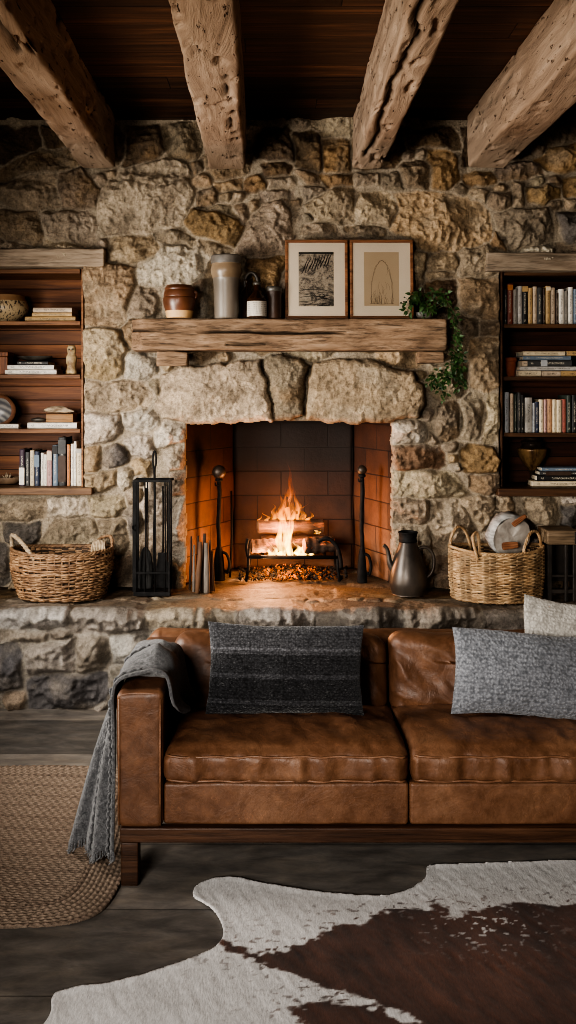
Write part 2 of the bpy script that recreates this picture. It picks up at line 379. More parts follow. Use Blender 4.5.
def PW(lst, D=WY): return [(X(a, D), Z(b, D)) for a, b in lst]
WALL = [  # (outline in the photograph's pixels at the wall plane, colour, protrusion)
 ([(0,172),(10,165),(40,150),(70,150),(78,166),(55,170),(25,176),(0,182)],'G',.8),
 ([(-60,168),(-5,172),(-3,205),(-30,212),(-70,206)],'g',1), ([(-90,212),(-4,212),(-3,247),(-80,247)],'G',1),
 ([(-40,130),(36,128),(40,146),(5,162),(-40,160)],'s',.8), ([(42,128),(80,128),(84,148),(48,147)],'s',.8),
 ([(2,184),(22,176),(55,172),(58,190),(60,203),(40,209),(18,209),(2,200)],'l',1.1),
 ([(60,173),(80,168),(90,178),(100,190),(95,204),(75,210),(63,207),(59,190)],'G',.9),
 ([(0,213),(35,213),(42,235),(46,246),(0,248)],'G',.9), ([(44,215),(85,212),(95,220),(95,245),(52,247),(46,235)],'g',1),
 ([(103,188),(112,180),(125,172),(150,163),(180,160),(190,172),(193,195),(185,214),(179,226),(160,231),(130,234),(108,233),(99,218),(100,200)],'l',1.5),
 ([(89,176),(105,175),(106,184),(97,189),(90,182)],'g',.6),
 ([(111,240),(130,237),(155,239),(165,246),(158,257),(135,261),(113,262)],'t',.9),
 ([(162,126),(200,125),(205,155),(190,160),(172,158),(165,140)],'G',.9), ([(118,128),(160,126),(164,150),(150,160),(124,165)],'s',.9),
 ([(191,178),(205,172),(212,178),(210,186),(195,185)],'t',.8), ([(214,182),(242,180),(240,191),(225,193)],'t',.8),
 ([(198,195),(212,188),(217,195),(213,206),(199,207)],'G',.8),
 ([(185,222),(192,211),(214,211),(235,218),(242,226),(239,240),(233,246),(215,240),(195,233)],'b',1.1),
 ([(204,208),(232,207),(236,215),(215,212)],'G',.7), ([(236,207),(247,207),(247,218),(241,222)],'G',.7),
 ([(235,255),(243,232),(250,219),(262,206),(290,201),(299,210),(299,225),(292,240),(287,252),(262,256),(238,257)],'l',1.3),
 ([(244,182),(258,177),(265,186),(262,191),(246,192)],'b',.8), ([(262,164),(285,161),(292,168),(287,175),(266,176)],'s',.8),
 ([(268,179),(290,178),(292,186),(270,188)],'l',.7), ([(260,193),(292,192),(294,198),(263,200)],'g',.6),
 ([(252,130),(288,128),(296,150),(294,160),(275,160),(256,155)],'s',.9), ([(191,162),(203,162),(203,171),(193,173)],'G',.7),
 ([(153,233),(175,232),(192,239),(193,246),(175,243),(155,240)],'g',.7), ([(200,242),(215,243),(230,249),(222,256),(205,252)],'G',.7),
 ([(137,272),(148,262),(155,250),(163,243),(172,248),(180,243),(188,252),(200,250),(208,258),(205,270),(195,280),(185,289),(165,283),(150,289),(140,285)],'w',1.2),
 ([(206,260),(243,259),(243,300),(238,317),(208,317)],'G',.5), ([(247,259),(285,258),(285,290),(270,310),(250,300)],'b',.8),
 ([(290,135),(318,130),(322,150),(318,171),(298,165)],'s',1), ([(322,140),(345,135),(349,155),(348,173),(325,173)],'y',1),
 ([(298,172),(312,174),(318,183),(308,185)],'G',.7), ([(320,176),(352,176),(353,184),(330,186)],'b',.7),
 ([(308,205),(320,196),(335,189),(352,188),(352,208),(350,222),(318,222),(309,213)],'l',1.1),
 ([(283,199),(298,200),(301,220),(295,235),(288,230)],'G',.9), ([(304,189),(322,190),(318,197),(306,200)],'g',.6),
 ([(302,226),(335,225),(340,233),(330,238),(303,238)],'g',.8), ([(347,227),(370,226),(385,230),(382,239),(348,239)],'G',.8),
 ([(395,194),(420,193),(450,195),(478,201),(488,215),(490,235),(484,247),(470,252),(440,249),(414,251),(410,238),(393,229),(400,212)],'t',1.3),
 ([(360,196),(391,193),(396,210),(389,226),(364,222),(357,210)],'l',1),
 ([(354,176),(378,175),(380,183),(357,184)],'l',.8), ([(400,166),(420,161),(430,165),(428,188),(405,185)],'G',.9),
 ([(384,176),(398,172),(402,188),(386,189)],'g',.7),
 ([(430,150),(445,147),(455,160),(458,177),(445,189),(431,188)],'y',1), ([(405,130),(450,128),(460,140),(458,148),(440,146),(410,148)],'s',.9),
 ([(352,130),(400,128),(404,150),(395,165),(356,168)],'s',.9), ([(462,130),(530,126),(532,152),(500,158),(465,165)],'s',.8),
 ([(464,176),(490,174),(496,180),(480,185),(465,184)],'b',.7), ([(470,192),(486,193),(485,201),(472,200)],'l',.7),
 ([(488,197),(510,194),(511,205),(500,210),(491,206)],'G',.8), ([(526,190),(545,187),(560,190),(560,198),(545,204),(530,200)],'y',.9),
 ([(496,216),(510,211),(545,211),(551,225),(552,245),(540,251),(512,251),(503,238)],'g',1.1),
 ([(558,215),(590,213),(592,248),(566,244)],'d',1), ([(535,160),(555,148),(590,140),(592,168),(560,172),(545,168)],'y',1),
 ([(495,170),(520,163),(538,165),(543,174),(520,178),(500,178)],'G',.8), ([(563,181),(590,176),(592,198),(568,197)],'b',.8),
 ([(489,249),(496,233),(504,250)],'b',.7), ([(426,256),(450,254),(461,258),(461,268),(440,274),(427,270)],'t',.8),
 ([(514,182),(524,184),(523,206),(514,206)],'g',.6),
 # left pier
 ([(86,266),(110,265),(132,268),(134,288),(126,300),(124,323),(105,326),(86,324)],'t',1.5),
 ([(131,300),(137,290),(150,288),(162,300),(165,316),(135,318),(128,312)],'g',1),
 ([(86,332),(105,329),(121,332),(125,350),(121,372),(105,379),(86,377)],'t',1.3),
 ([(124,358),(140,354),(155,356),(156,372),(145,379),(126,377)],'w',1),
 ([(86,385),(120,382),(145,384),(154,395),(148,407),(110,412),(86,407)],'l',1.3), ([(147,384),(158,381),(158,395),(155,398)],'g',.7),
 ([(86,416),(105,412),(121,418),(120,432),(110,440),(87,443)],'w',1.3), ([(123,412),(150,410),(160,414),(158,428),(140,430),(126,425)],'w',1.1),
 ([(86,448),(98,446),(101,458),(97,468),(86,470)],'t',1), ([(102,462),(106,450),(118,446),(129,452),(127,460),(115,467)],'d',1.1),
 ([(86,476),(100,473),(116,472),(114,484),(100,490),(87,490)],'t',1.2), ([(127,441),(140,434),(151,439),(152,452),(145,458),(131,452)],'w',1),
 ([(155,433),(165,421),(181,423),(182,440),(170,445),(156,446)],'w',1.2), ([(164,455),(172,448),(183,448),(183,469),(170,471)],'w',1),
 ([(131,464),(140,459),(150,465),(148,474),(133,475)],'t',.9), ([(118,475),(125,467),(131,468),(131,485),(122,490)],'w',.9),
 ([(91,501),(105,498),(122,499),(124,508),(115,515),(93,515)],'l',.9), ([(124,512),(132,506),(139,512),(139,532),(131,534)],'d',.9),
 ([(172,475),(183,475),(183,494),(172,495)],'g',1), ([(171,501),(183,499),(183,535),(181,560),(173,555)],'w',1),
 ([(146,481),(166,481),(168,510),(159,530),(146,530),(143,500)],'w',1), ([(99,519),(124,519),(127,540),(124,554),(112,551),(101,530)],'g',1.1),
 ([(114,561),(128,552),(132,565),(131,582),(114,586)],'G',1), ([(136,536),(168,540),(168,586),(137,586)],'g',.8), ([(173,563),(183,564),(183,588),(171,588)],'G',.9),
 ([(-2,506),(25,501),(44,501),(45,517),(30,521),(0,519)],'l',1), ([(50,501),(70,498),(85,501),(86,512),(75,517),(52,516)],'w',.9),
 ([(45,540),(51,526),(61,519),(90,519),(101,535),(104,548),(60,550),(43,548)],'g',1.2), ([(5,525),(40,523),(38,540),(30,545),(8,540)],'d',1.1),
 ([(-8,542),(5,546),(8,580),(-6,590)],'d',1), ([(12,552),(60,554),(58,588),(12,588)],'G',1), ([(64,555),(106,555),(108,588),(64,588)],'g',1),
 ([(-60,505),(-6,504),(-8,536),(-55,538)],'g',1), ([(-70,542),(-14,544),(-14,588),(-66,588)],'G',1),
 # right pier
 ([(395,423),(410,421),(424,426),(427,438),(418,442),(395,443)],'w',1.2), ([(432,418),(440,406),(454,403),(459,415),(457,435),(447,441),(436,435)],'G',1.1),
 ([(462,403),(470,395),(484,395),(482,415),(476,439),(463,439),(462,415)],'g',1.1), ([(488,395),(498,395),(498,440),(486,441),(485,425)],'l',.9),
 ([(395,448),(420,445),(440,448),(446,460),(440,467),(396,468)],'r',1.2), ([(462,451),(475,444),(491,448),(497,460),(491,471),(466,471),(460,462)],'b',1.1),
 ([(395,473),(430,470),(455,476),(467,491),(459,496),(420,496),(395,494)],'l',1.3), ([(472,476),(498,475),(498,489),(485,493),(472,489)],'G',1),
 ([(395,501),(415,499),(427,504),(429,518),(420,523),(396,521)],'g',1), ([(433,502),(455,500),(469,515),(474,530),(459,540),(448,554),(435,545),(432,520)],'l',1.2),
 ([(460,501),(480,497),(493,499),(491,515),(480,529),(471,519)],'l',1), ([(498,500),(508,497),(514,505),(512,511),(499,511)],'t',.8),
 ([(395,530),(428,528),(430,560),(410,580),(395,586)],'g',1), ([(434,560),(452,558),(470,545),(500,535),(508,560),(500,588),(436,588)],'G',.9),
 ([(526,501),(540,498),(555,501),(557,515),(550,525),(530,520)],'l',1), ([(561,508),(574,507),(577,520),(570,528),(562,522)],'d',.9),
 ([(563,494),(590,494),(590,504),(565,504)],'w',.7), ([(512,516),(524,520),(528,540),(515,560),(510,540)],'G',.9),
 ([(530,530),(590,532),(592,560),(535,562)],'d',.8), ([(512,566),(560,566),(600,566),(600,588),(512,588)],'G',.8),
 ([(420,271),(440,268),(457,272),(454,277),(421,278)],'l',.8), ([(459,280),(470,274),(495,274),(499,290),(499,317),(485,319),(466,310),(458,295)],'t',1.2),
 ([(480,323),(498,322),(498,334),(481,334)],'G',.8), ([(457,319),(477,322),(476,336),(457,335)],'G',.8),
 ([(472,341),(490,338),(498,341),(498,385),(485,391),(473,385),(470,360)],'t',1.2), ([(426,282),(454,282),(454,315),(426,312)],'s',.7),
 ([(430,366),(467,364),(468,394),(446,401),(426,392)],'l',.9), ([(418,282),(424,290),(423,312),(417,314)],'G',.7),
]
LINTELS = [
 ([(159,398),(163,376),(175,369),(210,366),(235,365),(261,362),(268,388),(272,404),(272,420),(245,421),(165,421),(158,411)],'l',1.0),
 ([(265,363),(270,355),(286,352),(304,355),(308,366),(304,395),(302,416),(290,419),(276,419),(274,404),(270,388)],'G',1.0),
 ([(311,363),(340,360),(390,364),(413,374),(420,385),(420,404),(415,419),(360,421),(308,419),(306,396)],'t',1.0)]
wall_st = [(PW(p), c, pr) for p, c, pr in WALL]
lint_st = [(PW(p), c, pr) for p, c, pr in LINTELS]
WX0, WX1, WZ0, WZ1 = -2.15, 2.25, 0.521, 3.22
OPEN = (X(185, WY), X(393, WY), 0.0, Z(420, WY))           # fireplace
NL = (-2.00, X(84, WY), Z(489, WY), Z(268, WY))            # left niche
NR = (X(500, WY), 2.10, Z(490, WY), Z(270, WY))            # right niche
def inrect(x, z, r, e=0.0): return (x > r[0] - e) & (x < r[1] + e) & (z > r[2] - e) & (z < r[3] + e)
def blk(x, z):
    return inrect(x, z, OPEN, 0.03) or inrect(x, z, NL, 0.03) or inrect(x, z, NR, 0.03) or (0.6 < 0)
# mantel-band stones just above the lintels
RES = 0.0055
gx, gz, H, C, ids, best, S = stone_field(WX0, WX1, WZ0, WZ1, RES, wall_st + lint_st, 5, filler=0.10, block=blk, calm={len(wall_st) + i for i in range(3)})
li = [len(wall_st) + i for i in range(3)]
lmask = np.isin(ids, li) & (best > 0.006)
jit = fbm(gx * 30, gz * 30, 4.4, 3) * 0.010
openm = inrect(gx + jit, gz, OPEN, -0.004) | inrect(gx, gz, NL, 0.0) | inrect(gx, gz, NR, 0.0)
keep = ~openm & ~(lmask & (best > 0.011))
# stones close under the ceiling are darker: beam shade put into their colour
def niche_edge(a, b):
    return (WX0 + 0.02 < a[0] < WX1 - 0.02) and a[2] < WZ1 - 0.02 and a[2] > WZ0 + 0.02
pos = np.stack([gx, WY - H, gz], -1)
wall_back = grid_mesh('wall_back', pos, keep, C, M_STONE, skirt=(0, 0.10, 0), skirt_fn=niche_edge)
tag(wall_back, kind='structure')

fireplace = thing('fireplace', 'stone fireplace with brick-lined firebox and three big lintel stones, a fire burning inside', 'fireplace', (X(289, WY), WY, HZ))
FO = np.array([X(289, WY), WY, HZ])
for i in range(3):
    k = li[i]
    km = (ids == k) & (best > 0.005)
    pr = 0.055 + 0.012 * i
    prof = 1 - np.exp(-np.maximum(best, 0) / 0.014)
    Hk = H + pr * prof
    p = np.stack([gx, WY - Hk, gz], -1) - FO
    grid_mesh('lintel_stone', p, km, C, M_STONE, fireplace, skirt=(0, 0.12, 0))

# ------------------------------------------------------------------ hearth (front face rolls over into the flagstone top)
def HP(lst):
    s = FPX / HY
    return [((a - CX) / s, EYE - (b - CY) / s) for a, b in lst]
hs = []
for p, c, pr in [
 ([(-2,631),(48,630),(49,637),(0,640)],'l',.8), ([(-60,632),(-6,631),(-5,643),(-60,646)],'g',.9),
 ([(-10,646),(14,643),(21,655),(19,685),(0,691),(-12,690)],'d',1), ([(-70,650),(-15,649),(-16,690),(-68,692)],'g',1),
 ([(28,655),(35,646),(70,639),(74,660),(71,671),(30,672)],'w',1), ([(76,640),(90,635),(107,635),(111,655),(104,667),(77,669)],'g',1.1),
 ([(113,635),(142,631),(150,650),(140,664),(115,660)],'w',1), ([(28,682),(35,676),(105,675),(108,690),(100,705),(30,707)],'d',1.2),
 ([(-5,695),(24,693),(26,706),(0,708)],'t',.8), ([(112,668),(150,668),(170,690),(165,706),(110,706)],'g',1),
 ([(155,636),(200,638),(205,662),(160,662)],'g',1), ([(52,629),(70,630),(68,636),(52,638)],'g',.7)]:
    hs.append((HP(p), c, pr))
cuts = [-120, -60, -8, 69.5, 146, 236, 313, 405, 484, 585, 660, 760]
R_ = np.random.RandomState(3)
flag = []
ypx = {0: 628, 1: 628, 2: 628, 3: 632, 4: 628, 5: 634, 6: 634, 7: 632, 8: 632, 9: 630, 10: 630}
TOPW = 1.30     # arc length covered past the front edge
for i in range(len(cuts) - 1):
    a, b = cuts[i] + 1.5, cuts[i + 1] - 1.5
    y = ypx[i]; dep = 0.60 + R_.uniform(0.03, 0.16); dep2 = dep + R_.uniform(-0.06, 0.06)
    s = FPX / HY
    z0 = EYE - (y - CY) / s; xa, xb = (a - CX) / s, (b - CX) / s; xm = (xa + xb) / 2
    hs.append(([(xa, z0 + 0.01), (xm, z0 + R_.uniform(-.02, .01)), (xb, z0 + 0.012), (xb, HZ), (xb, dep2), (xm, dep + 0.02), (xa, dep)], 'lgwglwglgwg'[i], 1.0))
# flagstones behind
y0 = 0.75
for row in range(3):
    x = -2.3 + R_.uniform(0, .3)
    while x < 2.3:
        w = R_.uniform(0.45, 0.85); d0 = y0 + row * 0.24
        hs.append(([(x + .008, d0 + .03 + R_.uniform(-.03, .03)), (x + w - .008, d0 + .03 + R_.uniform(-.03, .03)), (x + w - .008 + R_.uniform(-.04, .04), d0 + .24), (x + .008, d0 + .24 + R_.uniform(-.03, .03))], 'GbGbgG'[R_.randint(6)], 1.0))
        x += w
hx, ht, HH, HC, hid, hbest, _ = stone_field(-2.15, 2.25, 0.0, HZ + 1.25, 0.009, hs, 21, filler=0.09, fcols='gGlw')
rc = 0.035
front = ht < HZ - rc; arc = (ht >= HZ - rc) & (ht < HZ - rc + rc * PI / 2)
th = np.clip((ht - (HZ - rc)) / rc, 0, PI / 2)
py_ = np.where(front, HY, np.where(arc, HY + rc - rc * np.cos(th), HY + rc + (ht - (HZ - rc) - rc * PI / 2)))
pz_ = np.where(front, ht, np.where(arc, HZ - rc + rc * np.sin(th), HZ))
topm = np.clip(th / (PI / 2), 0, 1) ** 0.7
disp_ = HH * (1 - topm) + np.minimum((HH - 0.034) * 0.30, 0.0) * topm + (0.012 * (1 - topm))
lip = np.exp(-((ht - (HZ - 0.05)) / 0.06) ** 2) * 0.02 * (hbest > 0.0)
ny = -np.cos(th); nzv = np.sin(th)
py_ = py_ + ny * (disp_ + lip); pz_ = pz_ + nzv * disp_
topb = (topm > 0.9)[..., None]
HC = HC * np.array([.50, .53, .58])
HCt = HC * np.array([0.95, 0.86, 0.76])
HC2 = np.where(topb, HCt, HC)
M_HEARTH = stone_mat('hearth stone', 0.45)
for n_ in M_HEARTH.node_tree.nodes:
    if n_.type == 'BSDF_PRINCIPLED': n_.inputs['Roughness'].default_value = 0.55; n_.inputs['Specular IOR Level'].default_value = 0.4
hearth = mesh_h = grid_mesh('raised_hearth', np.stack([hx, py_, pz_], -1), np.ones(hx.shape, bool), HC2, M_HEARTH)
tag(hearth, 'long raised stone hearth with brown flagstone top in front of the fireplace', 'hearth', kind='thing')
# ================================================================== ROOM SHELL
def plank_mat(name, cols, w, axis_len=2.6, rough_=0.6, along='x', bs=0.4, dark_seam=0.25, spec=0.3, grain=30, gxs=1.6):
    """boards running along X (width w in Y or Z): per-board tone, grain, dark joints"""
    m, nt, b = newmat(name)
    tc = N(nt, 'ShaderNodeTexCoord'); sp = N(nt, 'ShaderNodeSeparateXYZ'); nt.links.new(tc.outputs['Object'], sp.inputs[0])
    across = sp.outputs['Y'] if along == 'x' else sp.outputs['Z']
    q = math_n(nt, 'DIVIDE', across, w); fl = math_n(nt, 'FLOOR', q); fr = math_n(nt, 'FRACT', q)
    off = math_n(nt, 'MULTIPLY', math_n(nt, 'FRACT', math_n(nt, 'MULTIPLY', fl, 0.377)), axis_len)
    q2 = math_n(nt, 'DIVIDE', math_n(nt, 'ADD', sp.outputs['X'], off), axis_len); fl2 = math_n(nt, 'FLOOR', q2); fr2 = math_n(nt, 'FRACT', q2)
    cb = N(nt, 'ShaderNodeCombineXYZ'); nt.links.new(fl, cb.inputs[0]); nt.links.new(fl2, cb.inputs[1])
    wn = N(nt, 'ShaderNodeTexWhiteNoise', noise_dimensions='3D'); nt.links.new(cb.outputs[0], wn.inputs['Vector'])
    vec = N(nt, 'ShaderNodeVectorMath', operation='MULTIPLY_ADD')
    nt.links.new(cb.outputs[0], vec.inputs[0]); vec.inputs[1].default_value = (3.1, 5.7, 7.3)
    sc = N(nt, 'ShaderNodeVectorMath', operation='MULTIPLY'); nt.links.new(tc.outputs['Object'], sc.inputs[0])
    sc.inputs[1].default_value = (gxs, grain, grain)
    nt.links.new(sc.outputs[0], vec.inputs[2])
    g = noise_n(nt, vec.outputs[0], 1.0, 8, 0.65, 0.5)
    r = ramp(nt, [(0.28, cols[0]), (0.5, cols[1]), (0.72, cols[2])]); nt.links.new(g, r.inputs[0])
    tone = ramp(nt, [(0, (0.55, 0.55, 0.55)), (1, (1.35, 1.3, 1.25))]); nt.links.new(wn.outputs['Value'], tone.inputs[0])
    c = mix(nt, 1.0, r.outputs[0], tone.outputs[0], 'MULTIPLY')
    d = math_n(nt, 'MINIMUM', math_n(nt, 'MULTIPLY', math_n(nt, 'MINIMUM', fr, math_n(nt, 'SUBTRACT', 1.0, fr)), w), math_n(nt, 'MULTIPLY', math_n(nt, 'MINIMUM', fr2, math_n(nt, 'SUBTRACT', 1.0, fr2)), axis_len))
    seam = math_n(nt, 'DIVIDE', d, 0.004); sr = ramp(nt, [(0.2, (dark_seam,) * 3), (1.0, (1, 1, 1))]); nt.links.new(seam, sr.inputs[0])
    c = mix(nt, 1.0, c, sr.outputs[0], 'MULTIPLY')
    nt.links.new(c, b.inputs['Base Color']); b.inputs['Roughness'].default_value = rough_; b.inputs['Specular IOR Level'].default_value = spec
    hh = math_n(nt, 'ADD', math_n(nt, 'MULTIPLY', g, 0.3), sr.outputs[0])
    bump(nt, b, hh, bs, 0.004)
    return m
M_CEIL = plank_mat('dark ceiling boards', [(0.014, 0.007, 0.004), (0.05, 0.022, 0.012), (0.13, 0.058, 0.03)], 0.17, 3.1, 0.5, 'x', 0.6, 0.1, grain=34)
M_FLOOR = plank_mat('worn dark floorboards', [(0.075, 0.069, 0.063), (0.125, 0.116, 0.106), (0.185, 0.173, 0.158)], 0.42, 3.4, 0.45, 'x', 0.3, 0.45, 0.45, grain=13, gxs=5)
M_PLASTER = simple('lime plaster', (0.07, 0.055, 0.042), (0.10, 0.08, 0.06), 3, 0.9, 0.3, 30)
nt = M_FLOOR.node_tree; b_ = nt.nodes['Principled BSDF']; s_ = b_.inputs['Base Color'].links[0].from_socket
r_ = ramp(nt, [(.3, (.62, .64, .68)), (.5, (1, 1, 1)), (.72, (1.45, 1.38, 1.28))]); nt.links.new(noise_n(nt, coords(nt, (1.2, 3, 1)), 4, 9, .72, .5), r_.inputs[0])
nt.links.new(mix(nt, 1.0, s_, r_.outputs[0], 'MULTIPLY'), b_.inputs['Base Color'])
CZ = 3.22
def slab(name, x0, x1, y0, y1, z0, z1, m): 
    V, F = box(x0, x1, y0, y1, z0, z1, 0.001); o = mesh(name, V, F, m, smooth=False); return tag(o, kind='structure')
slab('floor', -2.3, 2.4, -1.2, 5.6, -0.1, 0.0, M_FLOOR)
slab('ceiling', -2.3, 2.4, -1.2, 5.6, CZ, CZ + 0.08, M_CEIL)
slab('wall_left', -2.3, -2.16, -1.2, 6.2, 0, CZ, M_PLASTER)
slab('wall_right', 2.26, 2.4, -1.2, 6.2, 0, CZ, M_PLASTER)
slab('wall_rear', -2.3, 2.4, -1.34, -1.2, 0, CZ, M_PLASTER)

# hewn beams
def beam_mat():
    m, nt, b = newmat('hand-hewn beam oak')
    v = coords(nt, (9, 1.2, 9)); g = noise_n(nt, v, 1.0, 8, 0.68, 0.8)
    r = ramp(nt, [(0.28, (0.12, 0.08, 0.055)), (0.42, (0.27, 0.195, 0.14)), (0.6, (0.38, 0.285, 0.21)), (0.8, (0.46, 0.37, 0.285))]); nt.links.new(g, r.inputs[0])
    at = N(nt, 'ShaderNodeAttribute', attribute_name='Col')
    v2 = coords(nt, (34, 12, 34)); pit = noise_n(nt, v2, 1.0, 4, 0.6); rp = ramp(nt, [(0.30, (0.18, 0.13, 0.1)), (0.38, (1, 1, 1))]); nt.links.new(pit, rp.inputs[0])
    c = mix(nt, 1.0, r.outputs[0], rp.outputs[0], 'MULTIPLY'); c = mix(nt, 1.0, c, at.outputs['Color'], 'MULTIPLY')
    nt.links.new(c, b.inputs['Base Color']); b.inputs['Roughness'].default_value = 0.8; b.inputs['Specular IOR Level'].default_value = 0.2
    h = math_n(nt, 'ADD', rp.outputs[0], math_n(nt, 'MULTIPLY', g, 1.2)); bump(nt, b, h, 0.7, 0.02)
    return m
M_BEAM = beam_mat()
BZ = Z(172, WY)
def beam(x0, x1, y0, y1, z0, z1, yaw, label, seed, crack=None, x0n=None):
    L = y1 - y0; w = x1 - x0; h = z1 - z0
    V, F = rbox(w, L, h, 0.018, (10, int(L / 0.022), 14), 3)
    V = np.array(V)
    q = V * np.array([7, 3.0, 7]) + seed
    d = np.stack([fbm(q[:, 0], q[:, 1], q[:, 2], 4), 0 * q[:, 0], fbm(q[:, 0] + 20, q[:, 1], q[:, 2], 4)], 1)
    adze = np.abs(fbm(V[:, 0] * 5 + seed, V[:, 1] * 9, V[:, 2] * 5, 3))
    Vn = V + d * np.array([0.014, 0, 0.011]) 
    # gouges on the faces
    pitv = fbm(V[:, 0] * 22 + seed, V[:, 1] * 11, V[:, 2] * 22 + 5, 3)
    pit = np.clip(pitv - 0.26, 0, 1) * 0.12
    inner = np.stack([V[:, 0] / (w / 2), 0 * V[:, 1], V[:, 2] / (h / 2)], 1)
    big = np.abs(inner).max(1)
    Vn -= inner * (pit * (big > 0.97))[:, None]
    colr = np.ones((len(V), 3)) * (1 - 3.0 * pit)[:, None]
    if crack is not None:
        for (cx, cy0, cy1, face, wd) in crack:
            cxx = cx + fbm(V[:, 1] * 4 + seed, 0 * V[:, 1], 3.0, 3) * 0.03
            if face == 'b': dd = np.abs(V[:, 0] - cxx); on = V[:, 2] < -h / 2 + 0.03
            else: dd = np.abs(V[:, 2] - cxx); on = V[:, 0] < -w / 2 + 0.03
            yy = V[:, 1]
            m = np.exp(-(dd / wd) ** 2) * on * (yy > cy0) * (yy < cy1)
            if face == 'b': Vn[:, 2] += m * 0.035
            else: Vn[:, 0] += m * 0.035
            colr *= (1 - 0.93 * np.clip(m * 1.3, 0, 1))[:, None]
    colr = np.clip(colr, 0.03, 1)
    # worm-eaten darker patches
    pat = np.clip(fbm(V[:, 0] * 3 + seed, V[:, 1] * 2.2, V[:, 2] * 3, 3) - 0.2, 0, 1)[:, None]
    colr *= 1 - 1.3 * pat * np.array([0.5, 0.6, 0.7])
    o = mesh('ceiling_beam', Vn, F, M_BEAM, col=np.clip(colr, 0.03, 1), loc=((x0 + x1) / 2, (y0 + y1) / 2, (z0 + z1) / 2), rot=(0, 0, yaw))
    return tag(o, label, 'beam', 'hewn ceiling beams', 'thing')
BY0, BY1 = 0.9, 5.255
def bm(xa, xb, z0, k, label, seed, crack=None, w0=0):
    # k: sideways drift towards the camera (m per m)
    yaw = math.atan(k); L = BY1 - BY0; dx = k * L / 2
    beam(xa + dx, xb + dx, BY0, BY1, z0, CZ + 0.01, yaw * 1.0, label, seed, crack)
bm(X(84, WY), X(117, WY), BZ + 0.01, 0.012, 'rough hewn ceiling beam furthest to the left, above the left bookcase', 1.0, [(0.02, -1.2, 0.4, 'b', 0.010)])
bm(X(209, WY), X(246, WY), BZ, 0.018, 'pitted pale ceiling beam second from the left, above the stoneware jar', 4.0, [(0.06, 0.5, 2.0, 'b', .004)])
bm(X(352, WY), X(381, WY), BZ + 0.005, 0.002, 'ceiling beam with a long split underneath, above the framed pictures', 9.0, [(-0.035, -2.2, 1.9, 'b', 0.010), (0.02, -2.2, 2.2, 's', 0.004)])
bm(X(465, WY), X(503, WY), BZ + 0.005, 0.016, 'rough ceiling beam furthest to the right, running towards the right bookcase', 14.0, [(0.05, 1.2, 2.0, 's', 0.006)])

# wooden lintels over the bookcases
M_LINT = wood('weathered grey lintel', (0.16, 0.12, 0.085), (0.27, 0.215, 0.16), (0.36, 0.30, 0.23), 0, 1.2, 0.8, 0.5, 0.006, 0.55, al=3)
def lintel(x0, x1, z0, z1, label, seed):
    V, F = rough(rbox(x1 - x0, 0.16, z1 - z0, 0.008, (40, 4, 3), 2), 0.009, (6, 8, 12), 3, seed)
    o = mesh('wooden_lintel', V, F, M_LINT, loc=((x0 + x1) / 2, WY - 0.005, (z0 + z1) / 2))
    tag(o, label, 'lintel', 'wooden lintels over the bookcases', 'structure'); return o
lintel(-2.10, X(105, WY - .06), Z(267, WY - .06), Z(249, WY - .06), 'weathered wooden lintel above the left bookcase', 3)
lintel(X(486, WY - .06), 2.2, Z(271, WY - .06), Z(253, WY - .06), 'weathered wooden lintel above the right bookcase', 8)

# ------------------------------------------------------------------ built-in bookcases
def wood_board_mat(name, c, w):
    return plank_mat(name, c, w, 6.0, 0.55, 'z', 0.5, 0.22, 0.3, 26)
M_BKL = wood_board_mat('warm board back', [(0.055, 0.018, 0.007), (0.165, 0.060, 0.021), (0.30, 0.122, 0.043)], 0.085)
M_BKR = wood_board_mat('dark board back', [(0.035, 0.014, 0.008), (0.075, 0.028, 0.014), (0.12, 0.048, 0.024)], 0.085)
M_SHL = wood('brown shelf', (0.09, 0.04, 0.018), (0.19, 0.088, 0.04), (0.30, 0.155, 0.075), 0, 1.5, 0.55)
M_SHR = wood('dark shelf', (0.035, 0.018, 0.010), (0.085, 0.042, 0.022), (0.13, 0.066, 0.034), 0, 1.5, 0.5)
M_LEDL = wood('ledge wood', (0.08, 0.045, 0.025), (0.17, 0.10, 0.058), (0.25, 0.155, 0.09), 0, 1.5, 0.6)
SD = WY + 0.02      # shelf front plane
DEP = 0.30
def bookcase(name, label, n, ms, mb, ml, shelf_px, ledge, upright_side):
    x0, x1, z0, z1 = n
    g = 0.004
    t = thing(name, label, 'bookcase', ((x0 + x1) / 2, SD, z0))
    O = Vector(t.location)
    def part(nm, b, m, rr=0.003):
        V, F = box(*b, r=rr, k=1); V = [tuple(Vector(v) - O) for v in V]
        return mesh(nm, V, F, m, t, smooth=False)
    part('back_panel', (x0 + g, x1 - g, SD + DEP, SD + DEP + 0.02, z0 - 0.02, z1 - g), mb)
    part('side_panel', (x0 + g, x0 + 0.016, SD - 0.02, SD + DEP, z0 - 0.02, z1 - g), ms)
    part('side_panel', (x1 - 0.016, x1 - g, SD - 0.02, SD + DEP, z0 - 0.02, z1 - g), ms)
    part('top_panel', (x0 + 0.025, x1 - 0.025, SD - 0.01, SD + DEP, z1 - 0.03, z1 - g), ms)
    tops = []
    for py in shelf_px:
        zt = Z(py, SD)
        part('shelf', (x0 + 0.026, x1 - 0.026, SD, SD + DEP - 0.002, zt - 0.024, zt), ms); tops.append(zt)
    lx0, lx1, lt, lb = ledge
    part('bottom_ledge', (lx0, lx1, WY - 0.075, SD + DEP - 0.002, Z(lb, WY - .07), Z(lt, WY - .07)), ml, 0.006)
    tops.append(Z(lt, WY - .07))
    return t, tops
LB, LT = bookcase('built_in_bookcase', 'left built-in bookcase with warm brown board back and wooden shelves set in the stone wall', NL, M_SHL, M_BKL, M_LEDL, (321, 374.5, 429), (-2.05, X(92, WY - .07), 488, 495), 1)
